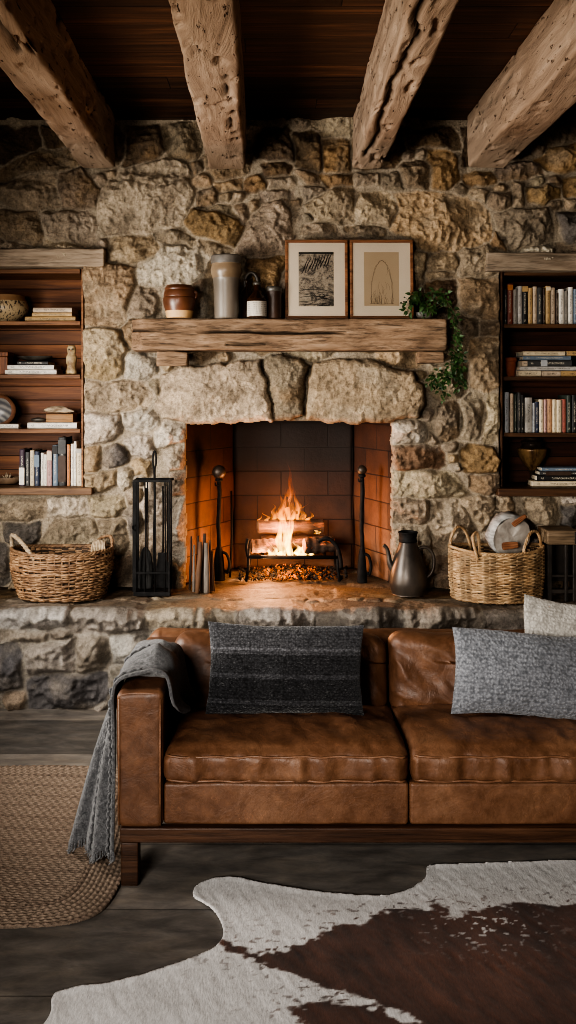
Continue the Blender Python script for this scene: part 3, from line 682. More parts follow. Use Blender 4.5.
RB, RT = bookcase('built_in_bookcase', 'right built-in bookcase of dark wood full of books, set in the stone wall', NR, M_SHR, M_BKR, M_SHR, (324, 376.5, 433), (X(498, WY - .07), 2.13, 488.5, 496.5), -1)

# ------------------------------------------------------------------ mantel shelf
M_MANT = wood('old mantel timber', (0.12, 0.075, 0.045), (0.25, 0.165, 0.105), (0.39, 0.28, 0.19), 0, 1.0, 0.75, 0.9, 0.014, 0.35, al=4.5)
def use_col(m):
    nt = m.node_tree; b = nt.nodes['Principled BSDF']; s = b.inputs['Base Color'].links[0].from_socket
    at = N(nt, 'ShaderNodeVertexColor', layer_name='Col'); nt.links.new(mix(nt, 1.0, s, at.outputs[0], 'MULTIPLY'), b.inputs['Base Color'])
M_CORB = M_MANT.copy(); use_col(M_MANT)
MD = 5.10           # mantel front plane
MZ1, MZ0 = Z(318.5, MD), Z(350.5, MD)
mx0, mx1 = X(131, MD), X(447, MD)
mantel = thing('mantel_shelf', 'thick rustic timber mantel shelf over the fireplace, cracked along its front', 'mantel', ((mx0 + mx1) / 2, MD + 0.09, MZ0))
V, F = rbox(mx1 - mx0, 0.19, MZ1 - MZ0, 0.012, (220, 10, 44), 3)
V = np.array(V)
d = fbm(V[:, 0] * 2.5, V[:, 1] * 8, V[:, 2] * 9, 4)
crk = 0.005 + fbm(V[:, 0] * 2.2, 0 * V[:, 0], 5.0, 4) * 0.035
crk2 = -0.045 + fbm(V[:, 0] * 3.1 + 7, 0 * V[:, 0], 9.0, 4) * 0.03
cm = np.maximum(np.exp(-((V[:, 2] - crk) / 0.0055) ** 2), .6 * np.exp(-((V[:, 2] - crk2) / 0.004) ** 2) * (fbm(V[:, 0] * 2.5 + 14, 0 * V[:, 0], 2.0, 2) > .05)) * (V[:, 1] < -0.08) * np.clip(fbm(V[:, 0] * 1.8 + 4, 0 * V[:, 0], 1.0, 2) * 3 + 0.7, 0, 1)
endm = np.clip((-(mx1 - mx0) / 2 + 0.07 - V[:, 0]) / 0.05, 0, 1)
V2 = V.copy(); V2[:, 1] += -d * 0.012 + cm * 0.045 + endm * (V[:, 1] < 0) * 0.02
V2[:, 2] += d * 0.006 * (V[:, 2] < 0) 
V2[:, 0] += fbm(V[:, 0], V[:, 1] * 20, V[:, 2] * 20, 3) * 0.006
V2[:, 2] += MZ1 / 2 - MZ0 / 2
mcol = np.ones((len(V), 3)) * (1 - .85 * np.clip(cm, 0, 1) - .5 * np.clip(fbm(V[:, 0] * 9, V[:, 1] * 9, V[:, 2] * 22, 3) - .28, 0, .8))[:, None]
mesh('beam', V2, F, M_MANT, mantel, col=np.clip(mcol, .05, 1))
for (a, b, c, d_) in ((157, 188, 352, 366), (417, 443, 352, 363.5)):
    D = 5.17
    V, F = rough(rbox(X(b, D) - X(a, D), 0.085, Z(c, D) - Z(d_, D), 0.008, (8, 6, 5), 2, ((X(a, D) + X(b, D)) / 2 - mantel.location.x, 5.168 - mantel.location.y, (Z(c, D) + Z(d_, D)) / 2 - MZ0)), 0.007, 14, 3, a)
    mesh('corbel', V, F, M_CORB, mantel)

# ------------------------------------------------------------------ firebox
def brick_mat():
    m, nt, b = newmat('sooty firebrick')
    tc = N(nt, 'ShaderNodeTexCoord')
    br = N(nt, 'ShaderNodeTexBrick'); nt.links.new(tc.outputs['UV'], br.inputs['Vector'])
    br.inputs['Scale'].default_value = 1.0; br.inputs['Brick Width'].default_value = 0.30; br.inputs['Row Height'].default_value = 0.155
    br.inputs['Mortar Size'].default_value = 0.004; br.inputs['Mortar Smooth'].default_value = 0.3
    br.inputs['Color1'].default_value = (0.21, 0.125, 0.085, 1); br.inputs['Color2'].default_value = (0.15, 0.085, 0.055, 1); br.inputs['Mortar'].default_value = (0.05, 0.022, 0.012, 1)
    v = coords(nt); f = noise_n(nt, v, 6, 6, 0.6); r = ramp(nt, [(0.3, (0.55, 0.5, 0.48)), (0.65, (1.25, 1.15, 1.05))]); nt.links.new(f, r.inputs[0])
    c = mix(nt, 1.0, br.outputs['Color'], r.outputs[0], 'MULTIPLY')
    at = N(nt, 'ShaderNodeAttribute', attribute_name='Col'); c = mix(nt, 1.0, c, at.outputs['Color'], 'MULTIPLY')
    nt.links.new(c, b.inputs['Base Color']); b.inputs['Roughness'].default_value = 0.7
    h = math_n(nt, 'SUBTRACT', math_n(nt, 'MULTIPLY', noise_n(nt, v, 40, 6, 0.7), 0.5), br.outputs['Fac']); bump(nt, b, h, 0.6, 0.008)
    return m
M_BRICK = brick_mat()
FB_Y0, FB_Y1 = WY + 0.045, 5.86
fx0, fx1 = X(181, WY) , X(397, WY)
bx0, bx1 = X(234, FB_Y1), X(354, FB_Y1)
FZ1 = 1.78
def panel(name, A, B, z0, z1, z_lean=0.0, soot=1.0):
    """vertical wall panel from A(x,y) to B(x,y), subdivided, uv in metres, thickness 3 cm"""
    L = math.hypot(B[0] - A[0], B[1] - A[1]); n, k = int(L / 0.03), int((z1 - z0) / 0.03)
    tx, ty = (B[0] - A[0]) / L, (B[1] - A[1]) / L
    V = []; uv = []; c = []
    for j in range(k + 1):
        for i in range(n + 1):
            u = L * i / n; z = z0 + (z1 - z0) * j / k
            o = vn3(u * 5, z * 5, A[0] * 3) * 0.008
            V.append((A[0] + tx * u - ty * o, A[1] + ty * u + tx * o, z)); uv.append((u, z - z0))
            s = max(0.0, min(1.0, (z - z0 - 0.15) / 0.55)) * soot
            s2 = max(0.0, 0.5 * (1 - abs(u - L / 2) / (L * 0.6))) * (1 if soot > 0.9 else 0) * max(0, min(1, (z - z0 - .2) / .5))
            q = (1 - 0.94 * s) * (1 - s2) * (0.5 if soot > .9 else 1.0)
            c.append((q, q * (.88 - 0.34 * s), q * (.76 - 0.46 * s)))
    F = [(j * (n + 1) + i, j * (n + 1) + i + 1, (j + 1) * (n + 1) + i + 1, (j + 1) * (n + 1) + i) for j in range(k) for i in range(n)]
    O = FO
    V = (np.array(V) - O).tolist()
    o = mesh(name, V, F, M_BRICK, fireplace, col=np.array(c))
    ul = o.data.uv_layers.new(name='UV')
    ul.data.foreach_set('uv', [q for p in o.data.polygons for i in p.vertices for q in uv[i]])
    sm = o.modifiers.new('thick', 'SOLIDIFY'); sm.thickness = 0.03; sm.offset = 1 if False else -1
    return o
panel('firebox_back', (bx0, FB_Y1), (bx1, FB_Y1), HZ + 0.004, FZ1)
panel('firebox_side', (fx0, FB_Y0), (bx0, FB_Y1), HZ + 0.004, FZ1, soot=0.85)
panel('firebox_side', (bx1, FB_Y1), (fx1, FB_Y0), HZ + 0.004, FZ1, soot=0.85)
V, F = box(fx0 - 0.05, fx1 + 0.05, WY + 0.10, FB_Y1 + 0.05, FZ1, FZ1 + 0.05, 0.002)
mesh('smoke_shelf', (np.array(V) - FO).tolist(), F, simple('soot', (0.008, 0.006, 0.005), None, bs=0, rough_=0.95), fireplace, smooth=False)
# ================================================================== BOOKS
_bm = {}
def cloth(c):
    k = tuple(round(a, 3) for a in c)
    if k not in _bm:
        _bm[k] = simple('book cover', c, tuple(min(1, a * 1.25 + 0.01) for a in c), 30, 0.6, 0.15, 200, 0.001, spec=0.35)
    return _bm[k]
M_PAGE = simple('page block', (0.50, 0.43, 0.32), (0.62, 0.55, 0.43), 60, 0.9, 0.5, 12, 0.003, stretch=(60, 1, 1))
def spine_mat(c, ink):
    """spine with a worn, illegible column of lettering"""
    m, nt, b = newmat('book spine')
    tc = N(nt, 'ShaderNodeTexCoord'); sp = N(nt, 'ShaderNodeSeparateXYZ'); nt.links.new(tc.outputs['Generated'], sp.inputs[0])
    v = coords(nt, (420, 420, 150)); n = noise_n(nt, v, 1.0, 1, 0.4)
    on = math_n(nt, 'GREATER_THAN', n, 0.52)
    long_ = sp.outputs['Z']; wide = sp.outputs['X']
    a = math_n(nt, 'LESS_THAN', math_n(nt, 'ABSOLUTE', math_n(nt, 'SUBTRACT', wide, 0.5)), 0.17)
    bnd = math_n(nt, 'LESS_THAN', math_n(nt, 'ABSOLUTE', math_n(nt, 'SUBTRACT', long_, 0.55)), 0.27)
    pub = math_n(nt, 'LESS_THAN', math_n(nt, 'ABSOLUTE', math_n(nt, 'SUBTRACT', long_, 0.10)), 0.03)
    f = math_n(nt, 'MULTIPLY', math_n(nt, 'MULTIPLY', on, a), math_n(nt, 'MAXIMUM', bnd, pub))
    w = noise_n(nt, coords(nt), 40, 4); rw = ramp(nt, [(0.3, (0.75, 0.75, 0.75)), (0.7, (1.2, 1.2, 1.2))]); nt.links.new(w, rw.inputs[0])
    base = mix(nt, 1.0, c, rw.outputs[0], 'MULTIPLY')
    col = mix(nt, math_n(nt, 'MULTIPLY', f, 0.75), base, ink); nt.links.new(col, b.inputs['Base Color']); b.inputs['Roughness'].default_value = 0.55
    return m
_sm = {}
def spine(c):
    k = tuple(round(a, 3) for a in c)
    if k not in _sm:
        lum = sum(c) / 3
        _sm[k] = spine_mat(c, (0.05, 0.045, 0.04) if lum > 0.18 else (0.55, 0.5, 0.4))
    return _sm[k]
def book(label, group, w, h, d, c, loc, rot=(0, 0, 0), band=None, lying=False):
    """upright: w = thickness (X), d = depth (Y, spine at front -Y), h = height (Z); origin at base centre front"""
    t = thing('book', label, 'book', loc, rot, group)
    b = min(0.003, w * 0.2)
    m = MB(); m.add(box(-w / 2, -w / 2 + b, 0.002, d, 0, h, 0.0008)); m.add(box(w / 2 - b, w / 2, 0.002, d, 0, h, 0.0008))
    m.build('cover', cloth(c), t, smooth=False)
    # rounded spine
    P = []; n = 6
    V = []; F = []
    for k in (0, 1):
        for i in range(n + 1):
            a = PI * i / n
            V.append((-w / 2 * math.cos(a), 0.003 - math.sin(a) * min(0.006, w * 0.25), k * h))
    for i in range(n): F.append((i, i + 1, n + 2 + i, n + 1 + i))
    F.append(tuple(range(n + 1))[::-1]); F.append(tuple(n + 1 + i for i in range(n + 1)))
    F.append((0, n + 1, 2 * n + 1, n))
    mesh('spine', V, F, spine(c), t, smooth=False)
    V, F = box(-w / 2 + b * 1.05, w / 2 - b * 1.05, 0.004, d - 0.004, 0.003, h - 0.004, 0.0005)
    mesh('page_block', V, F, M_PAGE, t, smooth=False)
    for (z0, z1, cc) in (band or []):
        V, F = box(-w * 0.5 - .0004, w * 0.5 + .0004, -0.0075, 0.002, h * z0, h * z1, 0.0004)
        mesh('spine_band', V, F, cloth(cc), t, smooth=False)
    return t
BK = {'cream': (.56, .47, .33), 'white': (.66, .62, .55), 'navy': (.025, .035, .07), 'black': (.014, .013, .013), 'pink': (.42, .25, .23), 'blue grey': (.13, .17, .22),
      'orange': (.42, .17, .06), 'purple': (.055, .03, .05), 'grey': (.30, .28, .25), 'tan': (.42, .28, .13), 'beige': (.48, .38, .28), 'red brown': (.20, .05, .03),
      'dark brown': (.045, .025, .016), 'charcoal': (.05, .05, .05), 'dark green': (.035, .045, .035), 'peach': (.50, .29, .17), 'silver grey': (.34, .35, .36), 'red': (.38, .12, .09), 'pale grey':(.45,.43,.40)}
FD = SD + 0.045
def row(specs, zt, D, shelf_txt, group, first_beside):
    looks = [s[0] for s in specs]
    for i, s in enumerate(specs):
        look, ck, a, b, top = s[:5]
        band = s[5] if len(s) > 5 else None
        tilt = s[6] if len(s) > 6 else 0
        prev = looks[i - 1] if i else first_beside[0]
        nxt = looks[i + 1] if i + 1 < len(looks) else first_beside[1]
        w = (b - a) / FPX * D * 0.97
        zz = zt + 0.0008
        h = Z(top, D) - zz
        lab = f'{look} upright book between {prev} and {nxt} on {shelf_txt}'
        book(lab, group, w, h, 0.17 + 0.02 * ((i * 7) % 4) / 4, BK[ck], (X((a + b) / 2, D), D + 0.004 * ((i * 5) % 3), zz), (0, tilt, 0), band)
row([('thick purple', 'purple', 19.3, 24.6, 449.5, [(0.03, .5, BK['white']), (.52, .56, BK['charcoal'])]), ('dark slate', 'charcoal', 24.8, 29.4, 452), ('cream', 'cream', 29.8, 34.1, 450.5), ('navy', 'navy', 34.4, 39.4, 451.5, [(.55, .9, BK['blue grey'])]),
     ('tall white', 'white', 40.3, 43.6, 453), ('slim white', 'white', 43.8, 46.7, 454.5), ('dusty pink', 'pink', 47.0, 51.9, 450.5, [(.72, .98, BK['beige'])]), ('blue grey', 'blue grey', 52.1, 57.6, 445.5, [(.79, .99, BK['black'])]),
     ('tallest black', 'black', 58.1, 65.8, 437.5, [(.08, .62, BK['dark brown']), (.66, .95, BK['charcoal'])]), ('orange', 'orange', 66.8, 70.0, 444.5), ('chalk white', 'white', 70.4, 73.4, 444), ('thin ivory', 'white', 73.6, 76.3, 441.5), ('broad cream', 'cream', 76.6, 82.2, 448.5, [(.88, 1.0, BK['grey'])])],
    LT[3], FD - 0.02, 'the left bottom shelf', 'upright books on the left bookcase bottom shelf', ('driftwood dish', 'the bookcase side'))
row([('near-black', 'black', 503.8, 507.4, 289), ('red brown', 'red brown', 507.7, 513.2, 283.5, [(.84, .97, BK['orange'])]), ('slim grey', 'grey', 513.7, 517.2, 289.5), ('pale grey', 'pale grey', 518.0, 522.0, 286), ('black and tan', 'black', 522.4, 528.2, 285.8, [(.85, .99, BK['tan'])]),
     ('tan', 'tan', 528.5, 532.8, 287.8), ('beige', 'beige', 533.2, 537.0, 286.6), ('charcoal', 'charcoal', 537.3, 542.7, 287.4), ('thin brown', 'dark brown', 543.2, 545.4, 288.5), ('golden tan', 'tan', 546.0, 550.4, 286, [(.88, .98, BK['cream'])]),
     ('light beige', 'beige', 550.9, 555.6, 287.5), ('chocolate', 'dark brown', 556.0, 558.6, 293), ('bright white', 'white', 559.0, 564.2, 289), ('mid grey', 'grey', 564.5, 568.2, 291), ('ivory', 'white', 568.8, 573.2, 287, None), ('blue', 'blue grey', 573.8, 578, 289), ('slate', 'charcoal', 578.6, 584, 288)],
    RT[0], FD, 'the right top shelf', 'upright books on the right bookcase top shelf', ('the bookcase side', 'more books'))
row([('silver grey', 'silver grey', 504.5, 509.0, 392), ('slim beige', 'beige', 510.6, 514.0, 393.5), ('dark olive', 'dark green', 514.8, 517.0, 394.5), ('charcoal', 'charcoal', 517.4, 521.0, 392.6), ('black', 'black', 521.3, 524.6, 395), ('broad grey', 'grey', 525.2, 532.6, 397.6),
     ('thin silver', 'silver grey', 532.9, 535.0, 403), ('navy', 'navy', 535.3, 539.3, 402), ('cream', 'cream', 539.7, 544.0, 399.5), ('pale pink', 'pink', 544.2, 546.8, 399.5), ('peach', 'peach', 547.0, 552.4, 399), ('ivory', 'cream', 552.9, 556.6, 399.5),
     ('wide cream', 'cream', 556.8, 561.8, 399.8), ('red', 'red', 562.2, 566.6, 399.3), ('dark green', 'dark green', 567.0, 571.6, 395.4), ('inky black', 'black', 572.0, 577, 395), ('brown', 'dark brown', 577.5, 583, 396)],
    RT[2], FD, 'the right third shelf', 'upright books on the right bookcase third shelf', ('the bookcase side', 'more books'))
def lying(look, ck, x0, x1, y0, y1, D, z0, label, group, dep=0.19, yaw=0.0, band=None):
    """book lying flat, spine towards the viewer"""
    h = X(x1, D) - X(x0, D); w = (y1 - y0) / FPX * D
    t = book(label, group, w * 0.97, h, dep, BK[ck], (X(x0, D), D, z0 + w / 2 + 0.0006), (0, PI / 2, yaw), band)
    # rotated about Y: local Z -> world X
    return z0 + w + 0.0008
g = 'books lying on the left bookcase shelves'
z = lying('tan', 'tan', 25, 75.5, 316, 321, FD, LT[0], 'tan book at the bottom of the pile on the top left shelf', g)
z = lying('brown', 'tan', 32, 72, 312.2, 316, FD, z, 'brown lettered book in the middle of the pile on the top left shelf', g)
lying('cream', 'beige', 33, 72, 307.4, 312.2, FD, z, 'pale beige book on top of the pile on the top left shelf', g)
z = lying('white', 'white', 5, 56.5, 369.3, 374.3, FD, LT[1], 'long white book lowest in the pile under the shallow dark dish', g)
z = lying('white', 'white', 7.5, 54, 364.8, 369.3, FD, z, 'white book second from the bottom in the pile under the shallow dark dish', g)
zdish = lying('black', 'black', 17, 48, 361, 364.8, FD, z, 'black book directly under the shallow dark dish', g)
zwood = lying('white', 'white', 27.5, 77, 422.6, 428.6, FD, LT[2], 'white book lying under the wooden block and driftwood piece', g)
lying('cream', 'white', -12, 18.5, 424.2, 428.8, FD, LT[2], 'cream book lying flat in front of the agate disc', g, .06)
g = 'books lying on the right bookcase shelves'
z = RT[1]
za = lying('cream', 'cream', 518.6, 541, 370.3, 376.2, FD, z, 'short cream book at the bottom of the pile beside the terracotta pot', g)
lying('cream', 'beige', 541.6, 560.5, 370.8, 376.2, FD, z, 'small beige book at the bottom of the pile, end to end with a cream one', g)
lying('tan', 'tan', 561.2, 590, 370.6, 376.2, FD, z, 'dull tan book lowest in the terracotta pot pile, furthest from the pot', g)
z = lying('pale', 'pale grey', 519.6, 582, 366, 370, FD, za, 'long pale grey book second from the bottom of the terracotta pot pile', g)
lying('beige', 'beige', 522, 527.4, 360, 365.6, FD + 0.006, z, 'thin beige book end left of the dark book in the pile', g)
z2 = lying('dark', 'charcoal', 527.6, 572, 359.6, 365.8, FD, z, 'dark book with worn white lettering in the pile beside the terracotta pot', g, band=[(.3, .44, BK['silver grey'])])
z3 = lying('slate', 'blue grey', 523, 571, 355.2, 359.4, FD, z2, 'blue grey book second from the top of the terracotta pot pile', g)
lying('cream', 'cream', 523.6, 565, 350.6, 355, FD, z3, 'cream book on top of the pile beside the terracotta pot', g)
lying('yellow', 'tan', 567, 584, 350.2, 355, FD, z3, 'short golden book on top of the pile, beside a cream book', g)
z = lying('cream', 'cream', 532.6, 590, 483.2, 488.4, FD - 0.03, RT[3], 'cream book at the bottom of the pile beside the bronze urn', g, 0.115)
z = lying('black', 'black', 537, 590, 477.4, 483, FD - 0.03, z, 'thick black book on the cream book beside the bronze urn', g, 0.115)
z = lying('black', 'charcoal', 539.6, 590, 473.4, 477.4, FD - 0.03, z, 'black book with worn brown lettering beside the bronze urn', g, 0.115, 0, [(.12, .62, BK['dark brown'])])
lying('grey', 'blue grey', 542, 590, 469.6, 473.2, FD - 0.03, z, 'slim grey book on top of the pile beside the bronze urn', g, 0.115)

# ================================================================== SHELF ORNAMENTS
def single(name, mb, m, label, cat, loc=(0, 0, 0), rot=(0, 0, 0), group=None, auto=None):
    o = mb.build(name, m, None, True, auto, loc=loc, rot=rot); return tag(o, label, cat, group, 'thing')
# patterned bowl, cut by the frame
M_BOWL = simple('flecked glaze', (0.47, 0.36, 0.22), (0.07, 0.05, 0.035), 48, 0.45, 0.2, 60, lo=0.53, hi=0.60, stretch=(1.6, 1.6, 0.8))
M_CLAY = simple('raw clay rim', (0.28, 0.155, 0.075), (0.34, 0.20, 0.10), 12, 0.6)
Db = SD + 0.15
t = thing('pottery_bowl', 'round cream pottery bowl with black flecks and brown rim on the top left shelf', 'bowl', (X(6, Db), Db, LT[0] + 0.001))
R = 22 / FPX * Db; hb = 27 / FPX * Db
prof = smoothprof([(0.0001, 0.0), (R * .55, 0.0), (R * .62, 0.012), (R * .92, hb * .33), (R, hb * .55), (R * .93, hb * .78)], 6)
mesh('body', *lathe(prof, 40, caps=False), M_BOWL, t)
prof = smoothprof([(R * .93, hb * .78), (R * .84, hb * .92), (R * .80, hb), (R * .74, hb * .98), (R * .80, hb * .8), (R * .85, hb * .5), (R * .5, 0.02), (0.0001, 0.015)], 5)
mesh('rim', *lathe(prof, 40, caps=False), M_CLAY, t)
# dish on books
Dd = FD + 0.09
prof = smoothprof([(0.0001, 0.0), (.035, 0.0), (.075, .010), (.105, .026), (.101, .028), (.07, .014), (.0001, .008)], 5)
M_SLATE = simple('dark slate glaze', (0.03, 0.026, 0.022), (0.10, 0.09, 0.075), 14, 0.4, 0.2)
single('shallow_dish', MB().add(lathe(prof, 36, 1, .75, caps=False)), M_SLATE, 'shallow dark dish resting on the pile of white and black books', 'dish', (X(35, Dd), Dd, zdish + 0.001))
# standing picture / reddish box at left edge of second shelf
t = thing('wooden_box', 'reddish brown wooden box at the end of the second left shelf', 'box', (X(-8, FD), FD, LT[1] + 0.001))
M_REDW = wood('red-brown wood', (0.11, 0.035, 0.014), (0.21, 0.075, 0.03), (0.30, 0.12, 0.05), 2, 1.5, 0.5)
w_, h_ = 31 / FPX * FD, 22.5 / FPX * FD
mesh('body', *box(-w_ / 2, w_ / 2, 0, .12, 0, h_ * .8, .003), M_REDW, t, smooth=False)
mesh('lid', *box(-w_ / 2 - .003, w_ / 2 + .003, -.003, .123, h_ * .8 + .001, h_, .003), M_REDW, t, smooth=False)
# owl-like carved figurine
Df = FD + 0.02
M_FIG = simple('carved pale wood', (0.17, 0.10, 0.045), (0.48, 0.37, 0.21), 22, 0.6, 0.5, 40, 0.006)
t = thing('carved_figurine', 'small carved owl figurine in tan wood standing on the second left shelf', 'figurine', (X(71.5, Df), Df, LT[1] + 0.004))
u = 1 / FPX * Df
prof = smoothprof([(0.0001, 0), (5.0 * u, 0), (5.4 * u, 2 * u), (4.6 * u, 5 * u), (4.4 * u, 8 * u), (5.2 * u, 12 * u), (5.0 * u, 17 * u), (4.0 * u, 20 * u), (4.5 * u, 23 * u), (4.3 * u, 26 * u), (2.6 * u, 28.3 * u), (0.0001, 28.8 * u)], 5)
mesh('body', *rough(lathe(prof, 28, 1, .85, caps=False), .004, 60, 3, 2), M_FIG, t)
for s in (-1, 1):
    mesh('eye', *sphere(1.1 * u, (s * 1.7 * u, -3.4 * u, 24.5 * u), 10, 6, (1, .6, 1)) if False else sphere(1.0 * u, (s * 1.7 * u, -3.6 * u, 24.4 * u), 10, 6), M_SLATE, t)
    mesh('ear', *lathe([(1.2 * u, 0), (.7 * u, 1.4 * u), (0.0001, 2.6 * u)], 8, c=(s * 2.6 * u, 0, 26.8 * u)), M_FIG, t)
mesh('beak', *lathe([(.9 * u, 0), (.0001, -2 * u)], 6, c=(0, -3.9 * u, 23.8 * u)), M_CLAY, t)
# agate disc on third shelf
Da = FD + 0.10
M_AGR = simple('agate rind', (0.14, 0.055, 0.025), (0.22, 0.10, 0.05), 20, 0.7)
m, nt, b = newmat('agate face')
v = coords(nt); wv = N(nt, 'ShaderNodeTexWave', wave_type='RINGS', rings_direction='Y'); wv.inputs['Scale'].default_value = 9; wv.inputs['Distortion'].default_value = 5; wv.inputs['Detail'].default_value = 3; nt.links.new(v, wv.inputs[0])
r = ramp(nt, [(0, (0.12, 0.12, 0.13)), (.5, (0.22, 0.215, 0.21)), (1, (0.34, 0.325, 0.30))]); nt.links.new(wv.outputs[0], r.inputs[0]); nt.links.new(r.outputs[0], b.inputs['Base Color']); b.inputs['Roughness'].default_value = 0.3
M_AGF = m
t = thing('agate_disc', 'large round grey agate slice with an orange rim standing on the third left shelf', 'ornament', (X(-1, Da), Da, LT[2] + 0.007), (math.radians(-8), 0, 0))
ra = 16.2 / FPX * Da
V, F = lathe([(0.0001, -.012), (ra * .8, -.012), (ra, -.006), (ra, .006), (ra * .8, .012), (.0001, .012)], 40, caps=False)
mesh('rind', [(a, c, b_ + ra) for a, b_, c in rough((V, F), .004, 14, 2, 3)[0].tolist()], F, M_AGR, t)
V, F = lathe([(0.0001, -.016), (ra * .76, -.016), (ra * .78, -.012)], 40, caps=False)
mesh('polished_face', [(a, c, b_ + ra * 1.0) for a, b_, c in V], [f[::-1] for f in F], M_AGF, t)
# wood block + driftwood + black stone
Dw = FD + 0.02
M_BLK = wood('oak block', (0.20, 0.10, 0.04), (0.33, 0.18, 0.075), (0.45, 0.26, 0.12), 0, 1.5, 0.5)
wb = MB().add(box(X(46, Dw), X(73, Dw), Dw, Dw + .12, zwood + .001, zwood + 8.5 / FPX * Dw, .003))
O = Vector((X(59, Dw), Dw, zwood)); wb.V = [tuple(Vector(v) - O) for v in wb.V]
single('wooden_block', wb, M_BLK, 'flat oak block lying on the white book of the third left shelf', 'block', O, auto=40)
M_DRIFT = simple('bleached driftwood', (0.12, 0.075, 0.045), (0.50, 0.40, 0.28), 30, 0.8, 0.8, 50, 0.01, lo=.38, hi=.6, stretch=(.6, 1, 1.6))
pts = smoothprof([(X(40.5, Dw) - O.x, .05, .018, .006), (X(46, Dw) - O.x, .05, .021, .017), (X(54, Dw) - O.x, .055, .024, .022), (X(62, Dw) - O.x, .055, .023, .020), (X(68, Dw) - O.x, .06, .018, .012), (X(72.5, Dw) - O.x, .06, .014, .005)], 6)
dw = MB().add(rough(tube([p[:3] for p in pts], [p[3] for p in pts], 14), .007, 34, 3, 4))
zb = zwood + 8.5 / FPX * Dw
mn = min(v[2] for v in dw.V); dw.V = [(a, b_, c - mn) for a, b_, c in dw.V]
single('driftwood_piece', dw, M_DRIFT, 'gnarled pale driftwood piece lying on the oak block', 'driftwood', (O.x, O.y, zb + .001))
pb = MB().add(rough(sphere(.021, (0, 0, .0), 18, 10, (2.1, 1.2, .62)), .003, 30, 2, 1)); mn = min(v[2] for v in pb.V); pb.V = [(a, b_, c - mn) for a, b_, c in pb.V]
single('black_stone', pb, M_SLATE, 'small flat black stone on the white book beside the oak block', 'stone', (X(36.2, Dw), Dw + .05, zwood + .001))
# driftwood dish bottom left
Dg = FD - 0.01
t = thing('driftwood_dish', 'low brown dish holding a spiky dried air plant, beside the upright books', 'dish', (X(4, Dg), Dg + .07, LT[3] + .004))
u = 1 / FPX * Dg
prof = smoothprof([(.0001, 0), (8 * u, 0), (12.5 * u, 3 * u), (14 * u, 6.5 * u), (13.2 * u, 6.5 * u), (9 * u, 2.5 * u), (.0001, 2 * u)], 4)
mesh('bowl', *lathe(prof, 32, 1, .7, caps=False), simple('brown bowl', (0.10, 0.06, 0.035), (0.2, 0.13, 0.08), 14, 0.6), t)
pm = MB()
for k in range(13):
    a = k * 2.4; l = (7 + (k * 5) % 5) * u; e = 0.35 + 0.09 * k
    p = [(math.cos(a) * l * s * math.cos(e), math.sin(a) * l * s * math.cos(e) * .6, 3 * u + l * 1.1 * math.sin(e) * s + .006 * s * s) for s in (0, .35, .7, 1)]
    pm.add(tube(p, [1.1 * u, .9 * u, .6 * u, .1 * u], 6))
pm.build('air_plant', M_DRIFT, t)
# terracotta pot right
Dp = FD + 0.02; u = 1 / FPX * Dp
M_TERRA = simple('terracotta', (0.20, 0.05, 0.022), (0.29, 0.085, 0.04), 10, 0.75, 0.2, 60)
t = thing('terracotta_pot', 'empty red terracotta pot at the end of the second right shelf', 'pot', (X(512.5, Dp), Dp + .05, RT[1] + .001))
prof = [(.0001, 0), (4.6 * u, 0), (5.6 * u, 14.5 * u), (5.6 * u, 15 * u)]
mesh('body', *lathe(prof, 28, caps=False), M_TERRA, t)
mesh('rim', *lathe([(5.5 * u, 14.6 * u), (6.4 * u, 14.8 * u), (6.5 * u, 18.8 * u), (6.2 * u, 19.2 * u), (5.6 * u, 19 * u), (5.2 * u, 10 * u), (.0001, 9 * u)], 28, caps=False), M_TERRA, t)
# bronze urn
Du = SD + 0.205; u = 1 / FPX * Du
M_BRONZE = simple('aged bronze glaze', (0.10, 0.055, 0.025), (0.36, 0.22, 0.10), 9, 0.35, 0.15, 60, metal=0.35, lo=.42, hi=.6, stretch=(2.5, 2.5, .6))
M_DKBR = simple('dark bronze', (0.035, 0.024, 0.016), (0.09, 0.065, 0.045), 12, 0.4, 0.15, metal=0.4)
t = thing('footed_urn', 'brown bronze footed urn with dark lid on the bottom right shelf', 'urn', (X(532, Du), Du, RT[3] + .001))
mesh('foot', *lathe(smoothprof([(.0001, 0), (4.6 * u, 0), (4.4 * u, 2 * u), (2.2 * u, 5 * u), (2.2 * u, 9 * u), (3.6 * u, 13 * u)], 5), 28, caps=False), M_DKBR, t)
mesh('bowl', *lathe(smoothprof([(3.2 * u, 12.5 * u), (7 * u, 17 * u), (11.5 * u, 23.5 * u), (14.2 * u, 31 * u), (14.6 * u, 34 * u), (13.4 * u, 35 * u), (11 * u, 35.2 * u)], 5), 32, caps=False), M_BRONZE, t)
mesh('lid', *lathe(smoothprof([(11.5 * u, 35 * u), (10.8 * u, 36 * u), (9.4 * u, 39 * u), (11.2 * u, 40.2 * u), (11 * u, 41.3 * u), (7.5 * u, 43.5 * u), (6.5 * u, 45.5 * u), (2.5 * u, 46.8 * u), (.0001, 47 * u)], 5), 32, caps=False), M_DKBR, t)

# ================================================================== MANTEL OBJECTS
MT = MZ1 + 0.004
Dm = 5.14; u = 1 / FPX * Dm
